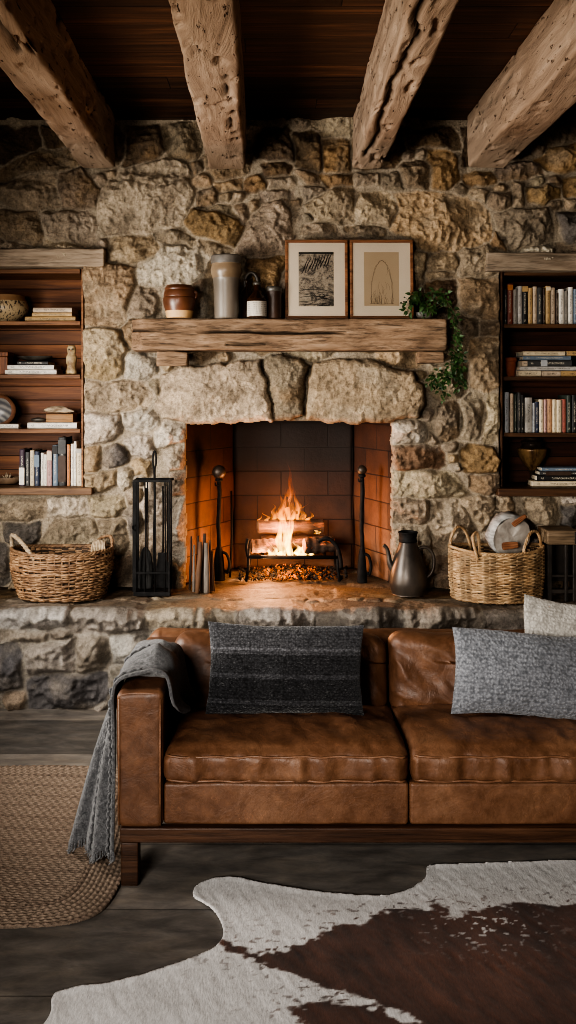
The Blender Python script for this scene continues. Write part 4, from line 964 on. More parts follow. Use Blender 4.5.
# lidded brown pot
M_GLAZE = simple('brown treacle glaze', (0.075, 0.028, 0.013), (0.15, 0.06, 0.03), 8, 0.35, 0.08, 40)
M_BARE = simple('bare buff clay', (0.48, 0.29, 0.13), (0.58, 0.37, 0.18), 10, 0.6)
t = thing('stoneware_pot', 'squat brown glazed stoneware pot with pale unglazed base and small ear on the mantel', 'pot', (X(179.5, Dm), Dm, MT))
mesh('base', *lathe(smoothprof([(.0001, 0), (12.2 * u, 0), (12.8 * u, .8 * u), (14.2 * u, 7.2 * u)], 4), 40, caps=False), M_BARE, t)
mesh('body', *lathe(smoothprof([(14.2 * u, 7.2 * u), (15.9 * u, 13 * u), (16.4 * u, 18 * u), (16 * u, 20.4 * u), (15.3 * u, 20.9 * u), (15.9 * u, 21.5 * u), (15.5 * u, 25 * u), (14.6 * u, 28 * u)], 5), 40, caps=False), M_GLAZE, t)
mesh('lid', *lathe(smoothprof([(14.6 * u, 28 * u), (14.9 * u, 29.5 * u), (13.6 * u, 31.6 * u), (11.5 * u, 33 * u), (.0001, 33.4 * u)], 5), 40, caps=False), M_GLAZE, t)
P = [(14.5 * u, -.01, 26 * u), (16.8 * u, -.012, 26 * u), (17.0 * u, -.012, 22.5 * u), (15.5 * u, -.01, 19.5 * u)]
mesh('ear_handle', *tube([p[:3] for p in smoothprof(P, 5)], 1.5 * u, 8), M_GLAZE, t)
# tall crock
M_CROCK = simple('grey salt glaze', (0.10, 0.083, 0.066), (0.19, 0.16, 0.13), 5, 0.35, 0.12, 60, stretch=(1, 1, .35))
M_CROCK2 = simple('buff salt glaze', (0.15, 0.105, 0.065), (0.24, 0.175, 0.115), 6, 0.35, 0.12, 60)
M_BAND = simple('grey rim band', (0.08, 0.07, 0.06), (0.13, 0.115, 0.10), 20, 0.5, 0.2)
t = thing('stoneware_jar', 'tall grey and buff stoneware jar with dark rim band standing on the mantel', 'jar', (X(226.5, Dm), Dm, MT))
mesh('body', *lathe(smoothprof([(.0001, 0), (11.6 * u, 0), (12 * u, 1 * u), (12.6 * u, 20 * u), (13.2 * u, 36 * u), (13.8 * u, 40 * u)], 5), 40, caps=False), M_CROCK, t)
mesh('shoulder', *lathe(smoothprof([(13.8 * u, 40 * u), (15.4 * u, 45 * u), (15.6 * u, 49 * u), (14.6 * u, 53.6 * u), (14.8 * u, 54.4 * u)], 5), 40, caps=False), M_CROCK2, t)
mesh('rim_band', *lathe(smoothprof([(14.8 * u, 54.4 * u), (15.6 * u, 55 * u), (15.8 * u, 61 * u), (15.2 * u, 62 * u), (13.8 * u, 61.8 * u), (13.6 * u, 50 * u), (.0001, 40 * u)], 4), 40, caps=False), M_BAND, t)
# bottles
def glass(name, c, r=0.08):
    m, nt, b = newmat(name); b.inputs['Base Color'].default_value = (*c, 1); b.inputs['Roughness'].default_value = r; b.inputs['Specular IOR Level'].default_value = 0.6
    b.inputs['Transmission Weight'].default_value = 0.25; b.inputs['IOR'].default_value = 1.45
    f = noise_n(nt, coords(nt), 9, 3); rr = ramp(nt, [(.3, tuple(a * .6 for a in c)), (.7, tuple(a * 1.4 for a in c))]); nt.links.new(f, rr.inputs[0]); nt.links.new(rr.outputs[0], b.inputs['Base Color'])
    return m
M_AMBER = glass('dark amber glass', (0.035, 0.014, 0.006))
m, nt, b = newmat('bottle label')
v = coords(nt, (1, 1, 1)); sp = N(nt, 'ShaderNodeSeparateXYZ'); tc = N(nt, 'ShaderNodeTexCoord'); nt.links.new(tc.outputs['Object'], sp.inputs[0])
ln = math_n(nt, 'FRACT', math_n(nt, 'MULTIPLY', sp.outputs['Z'], 95)); ln = math_n(nt, 'GREATER_THAN', ln, 0.62)
nz_ = math_n(nt, 'GREATER_THAN', noise_n(nt, coords(nt, (260, 260, 20)), 1, 1), 0.5)
c = mix(nt, math_n(nt, 'MULTIPLY', math_n(nt, 'MULTIPLY', ln, nz_), 0.7), (0.46, 0.42, 0.36), (0.07, 0.06, 0.055)); nt.links.new(c, b.inputs['Base Color']); b.inputs['Roughness'].default_value = 0.7
M_LABEL = m
t = thing('amber_bottle', 'dark amber glass bottle with printed white label on the mantel beside the pictures', 'bottle', (X(257, Dm - .02), Dm - .02, MT))
mesh('body', *lathe(smoothprof([(.0001, 0), (9.6 * u, 0), (9.9 * u, .7 * u), (9.9 * u, 17 * u), (9 * u, 20 * u), (5 * u, 25 * u), (3.2 * u, 28 * u), (3 * u, 33 * u)], 5), 32, caps=False), M_AMBER, t)
mesh('stopper', *lathe(smoothprof([(3 * u, 33 * u), (3.8 * u, 33.2 * u), (3.8 * u, 35 * u), (2.4 * u, 36.3 * u), (.0001, 36.6 * u)], 4), 20, caps=False), M_SLATE, t)
mesh('paper_label', *lathe([(9.98 * u, 1.2 * u), (10.05 * u, 1.3 * u), (10.05 * u, 16.2 * u), (9.98 * u, 16.3 * u)], 36, caps=False), M_LABEL, t)
Dm2 = Dm + .062
t = thing('dark_bottle', 'slim black bottle with large ring handle behind the labelled amber bottle', 'bottle', (X(246.8, Dm2), Dm2, MT))
mesh('body', *lathe(smoothprof([(.0001, 0), (6.6 * u, 0), (7 * u, 1 * u), (7 * u, 22 * u), (5.4 * u, 29 * u), (2.6 * u, 33 * u), (2.4 * u, 38 * u), (3 * u, 38.3 * u), (3 * u, 40 * u), (.0001, 40.2 * u)], 5), 28, caps=False), M_AMBER, t)
ring = [(4.5 * u + 6.5 * u * math.cos(a), -.004, 36.5 * u + 10.5 * u * math.sin(a)) for a in [2 * PI * k / 28 for k in range(28)]]
mesh('ring_handle', *tube(ring, 1.7 * u, 8, closed=True), M_SLATE, t)
t = thing('dark_tin', 'dark brown tin half hidden behind the left framed picture on the mantel', 'tin', (X(274, Dm + .02), Dm + .02, MT))
mesh('body', *lathe(smoothprof([(.0001, 0), (7.4 * u, 0), (7.6 * u, .5 * u), (7.6 * u, 27 * u)], 3), 28, caps=False), simple('dark tin', (0.03, 0.016, 0.01), (0.06, 0.032, 0.02), 9, 0.4), t)
mesh('lid', *lathe([(7.6 * u, 27 * u), (8 * u, 27.3 * u), (8 * u, 31 * u), (7.4 * u, 32 * u), (.0001, 32.2 * u)], 28, caps=False), M_SLATE, t)

# framed pictures
M_FRAME = wood('walnut frame', (0.09, 0.036, 0.016), (0.19, 0.085, 0.04), (0.28, 0.14, 0.07), 0, 2, 0.4)
M_MAT = simple('cream picture mount', (0.70, 0.61, 0.49), (0.76, 0.67, 0.545), 3, 0.85, 0.05, 200)
M_TANP = simple('tan drawing paper', (0.48, 0.37, 0.25), (0.53, 0.42, 0.29), 3, 0.9, 0.05, 200)
M_INK = simple('black ink', (0.02, 0.018, 0.016), None, bs=0, rough_=0.8)
M_PENCIL = simple('pencil line', (0.20, 0.15, 0.10), None, bs=0, rough_=0.9)
m, nt, b = newmat('ink wash print')
v = coords(nt, (14, 14, 14)); n1 = noise_n(nt, v, 1.0, 8, 0.72, 1.2); n2 = noise_n(nt, coords(nt, (60, 1, 90)), 1.0, 4, .7)
s_ = math_n(nt, 'ADD', math_n(nt, 'MULTIPLY', n1, 0.75), math_n(nt, 'MULTIPLY', n2, .35))
r = ramp(nt, [(.40, (0.03, 0.028, 0.025)), (.50, (0.14, 0.12, 0.10)), (.56, (0.33, 0.28, 0.22)), (.68, (0.50, 0.43, 0.34))]); nt.links.new(s_, r.inputs[0]); nt.links.new(r.outputs[0], b.inputs['Base Color']); b.inputs['Roughness'].default_value = .9
M_PRINT = m
M_GLZ, nt, b = newmat('picture glass')
b.inputs['Base Color'].default_value = (1, 1, 1, 1); b.inputs['Roughness'].default_value = 0.03; b.inputs['IOR'].default_value = 1.2
tr = N(nt, 'ShaderNodeBsdfTransparent'); gl = N(nt, 'ShaderNodeBsdfGlossy'); gl.inputs['Roughness'].default_value = .05
fr = N(nt, 'ShaderNodeFresnel'); fr.inputs[0].default_value = 1.25; mx = N(nt, 'ShaderNodeMixShader'); nt.links.new(fr.outputs[0], mx.inputs[0]); nt.links.new(tr.outputs[0], mx.inputs[1]); nt.links.new(gl.outputs[0], mx.inputs[2])
nt.links.new(mx.outputs[0], nt.nodes['Material Output'].inputs[0])
DFm = 5.17
def picture(px0, px1, py0, label, art):
    w = (px1 - px0) / FPX * DFm; h = (320 - py0) / FPX * DFm
    lean = math.radians(-4.5)
    t = thing('framed_picture', label, 'picture', (X((px0 + px1) / 2, DFm), DFm, MT), (lean, 0, 0), 'framed pictures leaning on the mantel')
    f = 0.0165
    fm = MB()
    fm.add(box(-w / 2, w / 2, 0, .022, 0, f, .003)); fm.add(box(-w / 2, w / 2, 0, .022, h - f, h, .003))
    fm.add(box(-w / 2, -w / 2 + f, 0, .022, f, h - f, .003)); fm.add(box(w / 2 - f, w / 2, 0, .022, f, h - f, .003))
    fm.build('frame', M_FRAME, t, smooth=False)
    mesh('mount', *box(-w / 2 + f, w / 2 - f, .010, .018, f, h - f, .0005), M_MAT, t, smooth=False)
    art(t, w, h)
    mesh('glass', [(-w / 2 + f, .006, f), (w / 2 - f, .006, f), (w / 2 - f, .006, h - f), (-w / 2 + f, .006, h - f)], [(0, 1, 2, 3)], M_GLZ, t, smooth=False)
def art1(t, w, h):
    ax0, ax1, az0, az1 = -w * .285, w * .275, h * .16, h * .845
    pr = mesh('print', [(ax0, .0092, az0), (ax1, .0092, az0), (ax1, .0092, az1), (ax0, .0092, az1)], [(0, 1, 2, 3)], M_PRINT, t, smooth=False)
    b = MB(); rr = random.Random(3)
    for k in range(9):
        x0 = ax0 + (.10 + .085 * k) * (ax1 - ax0); z0 = az0 + (.60 + .015 * k) * (az1 - az0)
        p = [(x0 + .032 * s + rr.uniform(-.004, .004), .0088, min(az1 - .004, z0 + .085 * s)) for s in (0, .3, .6, 1)]
        p = [(min(ax1 - .004, q[0]), q[1], q[2]) for q in p]
        b.add(tube(p, [.0012, .0035, .003, .001], 5, flat=1))
    for k in range(7):
        z0 = az0 + (.02 + .045 * k) * (az1 - az0)
        p = [(ax0 + (ax1 - ax0) * s, .0088, z0 + .008 * math.sin(5 * s + k * 2) + rr.uniform(-.003, .003)) for s in (.02, .2, .45, .7, .97)]
        b.add(tube(p, [.0006, .0016, .001, .002, .0006], 5))
    c = [( .030 + .016 * math.cos(a), .0088, az0 + .060 + .010 * math.sin(a)) for a in [2 * PI * k / 16 for k in range(16)]]
    b.add(tube(c, .0022, 5, closed=True))
    b.add(box(ax0, ax1, .0086, .0090, az1 - .010, az1, .0002))
    b.build('ink_strokes', M_INK, pr)
def art2(t, w, h):
    ax0, ax1, az0, az1 = -w * .275, w * .275, h * .165, h * .845
    pr = mesh('drawing', [(ax0, .0092, az0), (ax1, .0092, az0), (ax1, .0092, az1), (ax0, .0092, az1)], [(0, 1, 2, 3)], M_TANP, t, smooth=False)
    b = MB(); rr = random.Random(5)
    ow, oh = (ax1 - ax0) * .30, (az1 - az0) * .80
    for off in (0, 1):
        p = []
        for k in range(30):
            s = k / 29; a = PI * s
            x = -ow * math.cos(a) * (1 - .25 * math.sin(a) ** 3); z = az0 + .012 + oh * (math.sin(a) ** .62)
            p.append((x + rr.uniform(-.003, .003) + off * .004, .0089, z + rr.uniform(-.003, .003)))
        b.add(tube(p, .0007, 4))
    for k in range(26):
        x0 = rr.uniform(-ow, ow); l = rr.uniform(.015, .06) * (1.4 if x0 < 0 else .8)
        b.add(tube([(x0, .0089, az0 + .012), (x0 + rr.uniform(-.01, .01), .0089, az0 + .012 + l * .6), (x0 + rr.uniform(-.018, .018), .0089, az0 + .012 + l)], [.0009, .0006, .0003], 4))
    for k in range(10):
        x0 = rr.uniform(-ow * .7, ow * .6); z0 = az0 + oh * rr.uniform(.3, .9)
        b.add(tube([(x0, .0089, z0), (x0 + rr.uniform(-.01, .012), .0089, z0 - .02), (x0 + rr.uniform(-.012, .012), .0089, z0 - .04)], .0004, 4))
    b.add(tube([(-ow * 1.15, .0089, az0 + .014), (0, .0089, az0 + .010), (ow * 1.15, .0089, az0 + .013)], [.0006, .0014, .0006], 4))
    b.build('pencil_lines', M_PENCIL, pr)
picture(285.2, 348.2, 239.5, 'brown framed dark ink landscape print on the mantel, nearest the bottles', art1)
picture(350.2, 414, 239.5, 'brown framed pencil drawing on tan paper beside the trailing plant', art2)
# ================================================================== TRAILING PLANT
def leaf_mat(name, a, b_):
    m, nt, b = newmat(name); f = noise_n(nt, coords(nt), 30, 3); r = ramp(nt, [(.35, a), (.65, b_)]); nt.links.new(f, r.inputs[0]); nt.links.new(r.outputs[0], b.inputs['Base Color'])
    b.inputs['Roughness'].default_value = .45; b.inputs['Subsurface Weight'].default_value = 0.0
    return m
M_LEAF = leaf_mat('ivy leaf', (0.012, 0.035, 0.010), (0.055, 0.115, 0.032))
M_STEM = simple('vine stem', (0.05, 0.06, 0.02), (0.10, 0.09, 0.04), 20, .7)
plant = thing('trailing_plant', 'green trailing ivy plant on the mantel end, hanging down past the right corbel', 'plant', (X(425, 5.13), 5.13, MT))
PO = Vector(plant.location)
st = MB(); lf = MB(); rp = random.Random(12)
def leaf(lf, p, d, nrm, L, W):
    d = d.normalized(); s = d.cross(nrm).normalized(); n2 = s.cross(d)
    pts = [(0, 0), (.28, .5), (.55, .42), (.78, .22), (1, 0)]
    b = len(lf.V)
    for t, w in pts:
        q = p + d * (L * t) + n2 * (-.22 * L * t * t)
        lf.V += [tuple(q - s * W * w + n2 * .10 * W * (w > 0)), tuple(q), tuple(q + s * W * w + n2 * .10 * W * (w > 0))]
    for i in range(len(pts) - 1):
        a = b + 3 * i
        lf.F += [(a, a + 1, a + 4, a + 3), (a + 1, a + 2, a + 5, a + 4)]
def vine(P, n, spread, size, r=.0016):
    P = smoothprof([tuple(p) for p in P], 6)
    st.add(tube(P, [r * (1 - .5 * i / len(P)) for i in range(len(P))], 5))
    for k in range(n):
        t = rp.random() ** .8; i = int(t * (len(P) - 1)); p = Vector(P[i])
        d = Vector((rp.uniform(-1, 1), rp.uniform(-1, .25), rp.uniform(-1.0, .5))).normalized()
        off = d * rp.uniform(0, spread)
        L = size * rp.uniform(.7, 1.25)
        q = p + off
        if rp.random() < .5: st.add(tube([tuple(p), tuple(p + off * .6 + Vector((0, 0, .004))), tuple(q)], .0007, 4))
        leaf(lf, q, (d + Vector((rp.uniform(-.5, .5), -.3, rp.uniform(-.9, .0)))), Vector((rp.uniform(-.5, .5), -1, rp.uniform(0, .9))), L, L * .55)
def LP(px, py, D): return Vector((X(px, D), D, Z(py, D))) - PO
for P_ in ([(424, 314, 5.12), (418, 298, 5.11), (410, 298, 5.09), (403, 306, 5.08)], [(426, 314, 5.12), (424, 296, 5.12), (418, 292, 5.10), (410, 302, 5.07), (408, 314, 5.07)],
           [(428, 314, 5.12), (432, 296, 5.12), (438, 292, 5.10), (448, 296, 5.09)], [(425, 315, 5.12), (425, 302, 5.10), (428, 306, 5.06), (430, 313, 5.05)],
           [(428, 314, 5.12), (438, 298, 5.10), (446, 300, 5.07), (450, 308, 5.05), (452, 318, 5.05)]):
    vine([LP(*q) for q in P_], 36, .030, .032)
for P_, n in (([(430, 314, 5.10), (444, 302, 5.07), (454, 312, 5.04), (455, 330, 5.03), (456, 350, 5.04), (452, 372, 5.08)], 40),
              ([(430, 314, 5.10), (446, 306, 5.06), (457, 320, 5.05), (458, 345, 5.05), (460, 366, 5.08), (456, 392, 5.12)], 40)):
    P2 = [LP(*q) for q in P_]; vine(P2[:4], 10, .012, .020); vine(P2[2:], n + 10, .026, .025)
for P_ in ([(455, 348, 5.06), (455, 362, 5.07), (448, 376, 5.08), (436, 384, 5.09)], [(456, 350, 5.06), (452, 366, 5.07), (444, 384, 5.10), (442, 396, 5.12)], [(457, 352, 5.06), (460, 370, 5.08), (462, 388, 5.12)],
           [(455, 355, 5.06), (444, 372, 5.08), (434, 376, 5.09), (430, 386, 5.1)]):
    vine([LP(*q) for q in P_], 60, .036, .025)
st.build('stem', M_STEM, plant); lf.build('foliage', M_LEAF, plant)
pot = MB().add(lathe(smoothprof([(.0001, 0), (.030, 0), (.040, .012), (.043, .03), (.038, .031), (.0001, .022)], 4), 24, 1.2, .8, caps=False))
pot.build('planter', M_SLATE, plant)

# ================================================================== BASKETS
def wick(name, a, b_, c):
    m, nt, b = newmat(name); v = coords(nt); f = noise_n(nt, v, 22, 5, .7); r = ramp(nt, [(.30, a), (.5, b_), (.70, c)]); nt.links.new(f, r.inputs[0])
    at = N(nt, 'ShaderNodeAttribute', attribute_name='Col'); cc = mix(nt, 1, r.outputs[0], at.outputs['Color'], 'MULTIPLY'); nt.links.new(cc, b.inputs['Base Color']); b.inputs['Roughness'].default_value = .65
    bump(nt, b, noise_n(nt, coords(nt, (1, 1, 8)), 60, 3), .3, .003); return m
M_WICKD = wick('dark willow', (.07, .035, .017), (.17, .095, .048), (.30, .19, .105))
M_WICKL = wick('pale willow', (.22, .12, .055), (.36, .23, .12), (.52, .37, .22))
M_ROPE = simple('twisted rope', (.22, .16, .10), (.38, .30, .21), 60, .9, .6, 90, .004)
def weave(rx, ry, h, rows, nst, rfun, seed, wire, light=None, wob=.004, per=2):
    """horizontal strands passing in front of and behind nst upright stakes; returns V, F, colour"""
    V = []; F = []; C = []; rr = random.Random(seed)
    nseg = nst * 4
    for k in range(rows):
        z = h * (k + .5) / rows; ph = (k % 2) * PI
        tone = rr.uniform(.7, 1.2); P = []; cols = []
        w1, w2, w3 = rr.uniform(0, 6), rr.uniform(0, 6), rr.uniform(.5, 1.5)
        for i in range(nseg):
            a = 2 * PI * i / nseg; s = rfun(z / h)
            o = .0045 * math.sin(a * nst / 2 * (2 / per) + ph) if not light else .0045 * math.sin(a * nst / 2 + ph)
            zz = z + wob * (math.sin(3 * a + w1) + .7 * math.sin(7 * a * w3 + w2) + .6 * vn3(np.array([a * 5.0]), k * 1.7, seed)[0])
            zz = max(zz, wire * 1.3)
            P.append(((rx * s + o) * math.cos(a), (ry * s + o) * math.sin(a), zz))
            tl = tone
            if light: tl *= light(a)
            cols.append(tl)
        v, f = tube(P, wire * rr.uniform(.85, 1.15), 5, closed=True, flat=1.0)
        b = len(V); V += v; F += [tuple(q + b for q in g) for g in f]; C += [(c, c, c) for c in cols for _ in range(5)]
    for i in range(nst):
        a = 2 * PI * i / nst
        P = [((rx * rfun(t)) * math.cos(a), (ry * rfun(t)) * math.sin(a), h * t) for t in (0, .25, .5, .75, 1)]
        v, f = tube(P, wire * .9, 5); b = len(V); V += v; F += [tuple(q + b for q in g) for g in f]; C += [(.8, .8, .8)] * len(v)
    return V, F, np.array(C)
def rimring(rx, ry, z, wire, n=3, turns=26, zf=lambda a: 0):
    m = MB()
    for s in range(n):
        P = [((rx + wire * .8 * math.cos(turns * a + 2 * PI * s / n)) * math.cos(a), (ry + wire * .8 * math.cos(turns * a + 2 * PI * s / n)) * math.sin(a), z + zf(a) + wire * .8 * math.sin(turns * a + 2 * PI * s / n)) for a in [2 * PI * i / 180 for i in range(180)]]
        m.add(tube(P, wire, 5, closed=True))
    return m
def white(m): return np.ones((len(m.V), 3))
def handle(P, wire, strands=3, turns=9):
    P = [Vector(p) for p in smoothprof([tuple(p) for p in P], 8)]; m = MB()
    for s in range(strands):
        Q = []
        for i, p in enumerate(P):
            t = (P[min(i + 1, len(P) - 1)] - P[max(0, i - 1)]).normalized(); a = t.orthogonal().normalized() if abs(t.y) < .9 else Vector((1, 0, 0)); a = t.cross(Vector((0, 1, 0))); a.normalize(); b = a.cross(t)
            th = turns * 2 * PI * i / len(P) + 2 * PI * s / strands
            Q.append(tuple(p + wire * 1.0 * (math.cos(th) * a + math.sin(th) * b)))
        m.add(tube(Q, wire, 6))
    return m
HT = HZ + 0.002
# left basket
Dk = 5.05
brx, bry, bh = 50 / FPX * Dk, .165, .262
lb = thing('wicker_basket', 'wide dark brown woven willow basket at the left end of the hearth', 'basket', (X(62, Dk), Dk, HT))
rf = lambda t: .80 + .20 * min(1, t * 1.6) ** .7 - .02 * max(0, t - .7)
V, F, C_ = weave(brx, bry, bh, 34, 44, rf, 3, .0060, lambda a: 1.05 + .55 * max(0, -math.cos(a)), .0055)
mesh('woven_body', V, F, M_WICKD, lb, col=C_)
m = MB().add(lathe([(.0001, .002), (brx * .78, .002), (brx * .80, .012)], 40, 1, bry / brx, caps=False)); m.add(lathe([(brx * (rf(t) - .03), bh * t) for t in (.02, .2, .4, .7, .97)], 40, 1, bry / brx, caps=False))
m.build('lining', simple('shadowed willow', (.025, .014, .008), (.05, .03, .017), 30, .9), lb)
m = rimring(brx * rf(1), bry * rf(1), bh, .0065, 3, 22, lambda a: .008 * math.cos(2 * a)); mesh('rim', m.V, m.F, M_WICKD, lb, col=white(m) * .9)
def hp(rx, ry, a, dz, out=1.0, zb=bh): return Vector((rx * out * math.cos(a), ry * out * math.sin(a), zb + dz))
a0 = math.radians(203)
m = handle([hp(brx, bry, a0 - .45, -.035, 1.0), hp(brx, bry, a0 - .40, .05, 1.0), hp(brx, bry, a0 - .12, .085, .97), hp(brx, bry, a0 + .40, .05, .96), hp(brx, bry, a0 + .75, -.03, .98)], .0072, 3, 8); m.build('handle', M_ROPE, lb)
a0 = math.radians(25)
m = handle([hp(brx, bry, a0 + .55, -.03, .98), hp(brx, bry, a0 + .42, .035, 1), hp(brx, bry, a0, .062, 1.0), hp(brx, bry, a0 - .4, .035, 1), hp(brx, bry, a0 - .5, -.03, 1.0)], .0055, 3, 8); m.build('handle', M_WICKD, lb) if False else mesh('handle', m.V, m.F, M_WICKD, lb, col=white(m))
# hank of pale cord inside the left basket
hm = MB()
for k in range(9):
    x = (k - 4) * .0085
    P = [(x * 1.2, -.010, -.06), (x * 1.05, -.018, -.005), (x * .9, -.008, .030 - abs(k - 4) * .0012), (x * .8, .02, .036 - abs(k - 4) * .0012), (x * .9, .045, -.03)]
    hm.add(tube(smoothprof(P, 4), .0048, 6))
ho = single('cord_hank', hm, M_ROPE, 'hank of pale cord looped over the inner right rim of the dark basket', 'cord', (X(97.5, 5.0), 5.04, HT + bh + .012))

# right basket
Dk = 5.03
rrx, rry, rh = 46.5 / FPX * Dk, .165, .272
rb = thing('wicker_basket', 'pale banded willow basket holding split firewood, right of the metal pitcher', 'basket', (X(496.5, Dk), Dk, HT))
rf2 = lambda t: .93 + .07 * min(1, t * 2.2) ** .6
V, F, C_ = weave(rrx, rry, rh, 30, 44, rf2, 9, .0057, lambda a: 1.25 if math.sin(a * 11) > 0 else .72, .0016)
mesh('woven_body', V, F, M_WICKL, rb, col=C_)
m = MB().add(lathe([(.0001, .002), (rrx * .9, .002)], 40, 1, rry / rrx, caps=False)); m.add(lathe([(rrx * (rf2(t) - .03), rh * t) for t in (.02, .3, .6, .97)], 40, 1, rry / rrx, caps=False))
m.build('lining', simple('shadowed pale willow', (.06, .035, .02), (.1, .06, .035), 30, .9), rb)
m = rimring(rrx, rry, rh, .0055, 3, 26, lambda a: .010 * math.cos(2 * a) + .004); mesh('rim', m.V, m.F, M_WICKL, rb, col=white(m))
m = rimring(rrx * .95, rry * .95, .012, .005, 3, 26); mesh('foot_rim', m.V, m.F, M_WICKL, rb, col=white(m) * .8)
def pp(px, py, y): 
    D = Dk + y; return Vector((X(px, D), D, Z(py, D))) - Vector(rb.location)
for P_ in ([pp(478, 560, -rry * .93), pp(474, 545, -rry * .95), pp(473, 536, -rry * .8), pp(477, 533, -rry * .7), pp(479, 541, -rry * .75), pp(480, 556, -rry * .88)],
           [pp(523.5, 562, -rry * .84), pp(524.5, 548, -rry * .86), pp(530, 534, -rry * .6), pp(536, 531.5, -rry * .35), pp(540, 538, -rry * .2), pp(542, 552, rry * .05)],
           [pp(450.5, 552, rry * .02), pp(451, 538, rry * .2), pp(457, 527.5, rry * .4), pp(464, 529, rry * .6), pp(469, 540, rry * .72), pp(471, 550, rry * .8)]):
    m = handle(P_, .0048, 3, 8); mesh('handle', m.V, m.F, M_WICKL, rb, col=white(m))
# firewood in it
M_BIRCH = simple('birch bark', (.16, .155, .15), (.42, .41, .39), 18, .8, .5, 40, .006, stretch=(1, 1, 3))
M_CUT = simple('weathered cut wood', (.24, .21, .18), (.50, .46, .41), 10, .85, .5, 40, .006)
M_SPLIT = wood('fresh split wood', (.12, .045, .02), (.22, .09, .042), (.31, .155, .08), 0, 2, .7)
Dl = 5.06; u = 1 / FPX * Dl
t = thing('firewood_log', 'large round grey-barked log end poking out of the pale basket', 'log', (X(507.5, Dl), Dl, Z(534, Dl)), (math.radians(10), 0, math.radians(14)))
R_l = 22 * u
V, F = lathe([(R_l * .9, -.055), (R_l, -.04), (R_l * 1.0, .02), (R_l * .6, .022), (.0001, .022)], 40, caps=False)
V, F = rough((V, F), .010, 16, 3, 2); V = [(a, b_, c) for a, c, b_ in V.tolist()]
mesh('bark', V, [f[::-1] for f in F], M_BIRCH, t)
V, F = lathe([(.0001, -.058), (R_l * .45, -.056), (R_l * .80, -.055), (R_l * .9, -.052)], 40, caps=False)
V, F = rough((V, F), .009, 22, 3, 6); mesh('cut_face', [(a, b_, c) for a, c, b_ in V.tolist()], [f[::-1] for f in F], M_CUT, t)
def wedge(label, px, py, D, L, w, h, rot, seed):
    V, F = rbox(L, w, h, .006, (10, 5, 5), 2); V = np.array(V); V[:, 2] *= (1 - .6 * (V[:, 1] / w + .5)); V[:, 2] *= 1 - .5 * np.clip(V[:, 0] / L, 0, 1)
    V, F = rough((V, F), .006, 18, 3, seed)
    o = mesh('kindling_wedge', V, F, M_SPLIT, None, True, loc=(X(px, D), D, Z(py, D)), rot=rot); return tag(o, label, 'firewood', 'split wedges in the pale basket', 'thing')
wedge('orange split wood wedge tilted up across the log end in the pale basket', 519, 520, 4.965, .085, .03, .030, (0, math.radians(-35), 0), 1)
wedge('reddish split wood wedge low behind the rim of the pale basket', 510, 545, 4.965, .09, .03, .045, (0, math.radians(-6), 0), 5)

# ================================================================== METAL PITCHER
M_PEWT = simple('dark pewter', (.045, .038, .033), (.11, .092, .077), 7, .38, .12, 30, .004, metal=.55, stretch=(1, 1, .6))
M_IRON = simple('black wrought iron', (.006, .006, .006), (.016, .015, .015), 30, 0.7, .3, 60, .003, metal=.0, spec=.15)
Dp = 5.145; u = 1 / FPX * Dp
t = thing('metal_pitcher', 'dark pewter pitcher with curved spout, loop handle and flared black collar on the hearth', 'pitcher', (X(408, Dp), Dp, HT))
mesh('body', *lathe(smoothprof([(.0001, 0), (15 * u, 0), (16.2 * u, 1 * u), (18.6 * u, 8 * u), (19.0 * u, 14 * u), (17.6 * u, 24 * u), (14 * u, 36 * u), (10.5 * u, 46 * u), (8.6 * u, 51.5 * u)], 6), 44, caps=False), M_PEWT, t)
mesh('collar', *lathe(smoothprof([(8.6 * u, 51.5 * u), (9.4 * u, 53 * u), (8.6 * u, 56 * u), (9.4 * u, 60 * u), (10 * u, 61 * u), (9.2 * u, 62 * u), (8 * u, 61 * u), (7.4 * u, 55 * u), (.0001, 54 * u)], 5), 36, caps=False), M_IRON, t)
P = smoothprof([(-13 * u, 0, 22 * u, 4.6 * u), (-18 * u, 0, 30 * u, 3.2 * u), (-19.5 * u, 0, 38 * u, 2.3 * u), (-21.2 * u, 0, 45 * u, 1.9 * u), (-24.5 * u, 0, 48.5 * u, 2.1 * u)], 6)
mesh('spout', *tube([p[:3] for p in P], [p[3] for p in P], 14), M_PEWT, t)
P = smoothprof([(10.5 * u, 0, 45 * u), (17 * u, 0, 46.5 * u), (23.5 * u, 0, 42 * u), (26 * u, 0, 33 * u), (24 * u, 0, 22 * u), (17.8 * u, 0, 15 * u)], 6)
mesh('handle', *tube(P, 2.1 * u, 10, flat=.75), M_PEWT, t)

# ================================================================== TOOL RACK AND TOOLS
Dt = 5.13; u = 1 / FPX * Dt
rk = thing('fire_tool_rack', 'tall open black iron rack of thin bars holding fireplace tools beside the firebox', 'rack', (X(153, Dt), Dt, HT))
zt = 113 * u; hw = 17.2 * u; hd = .048
mesh('base', *box(-hw - .006, hw + .006, -hd - .006, hd + .006, 0, 4 * u, .003), M_IRON, rk, smooth=False)
for sx in (-1, 1):
    for sy in (-1, 1):
        w2 = 1.9 * u if sx < 0 else 0.9 * u
        mesh('post', *box(sx * hw - w2, sx * hw + w2, sy * hd - .0045, sy * hd + .0045, 4 * u, zt, .002), M_IRON, rk, smooth=False)
m = MB()
for sy in (-1, 1): m.add(box(-hw - .006, hw + 2.6 * u, sy * hd - .008, sy * hd + .008, zt, zt + 2.4 * u, .002))
for sx in (-1, 1): m.add(box(sx * hw - .006, sx * hw + .006, -hd, hd, zt, zt + 2.2 * u, .002))
m.build('top_frame', M_IRON, rk, smooth=False)
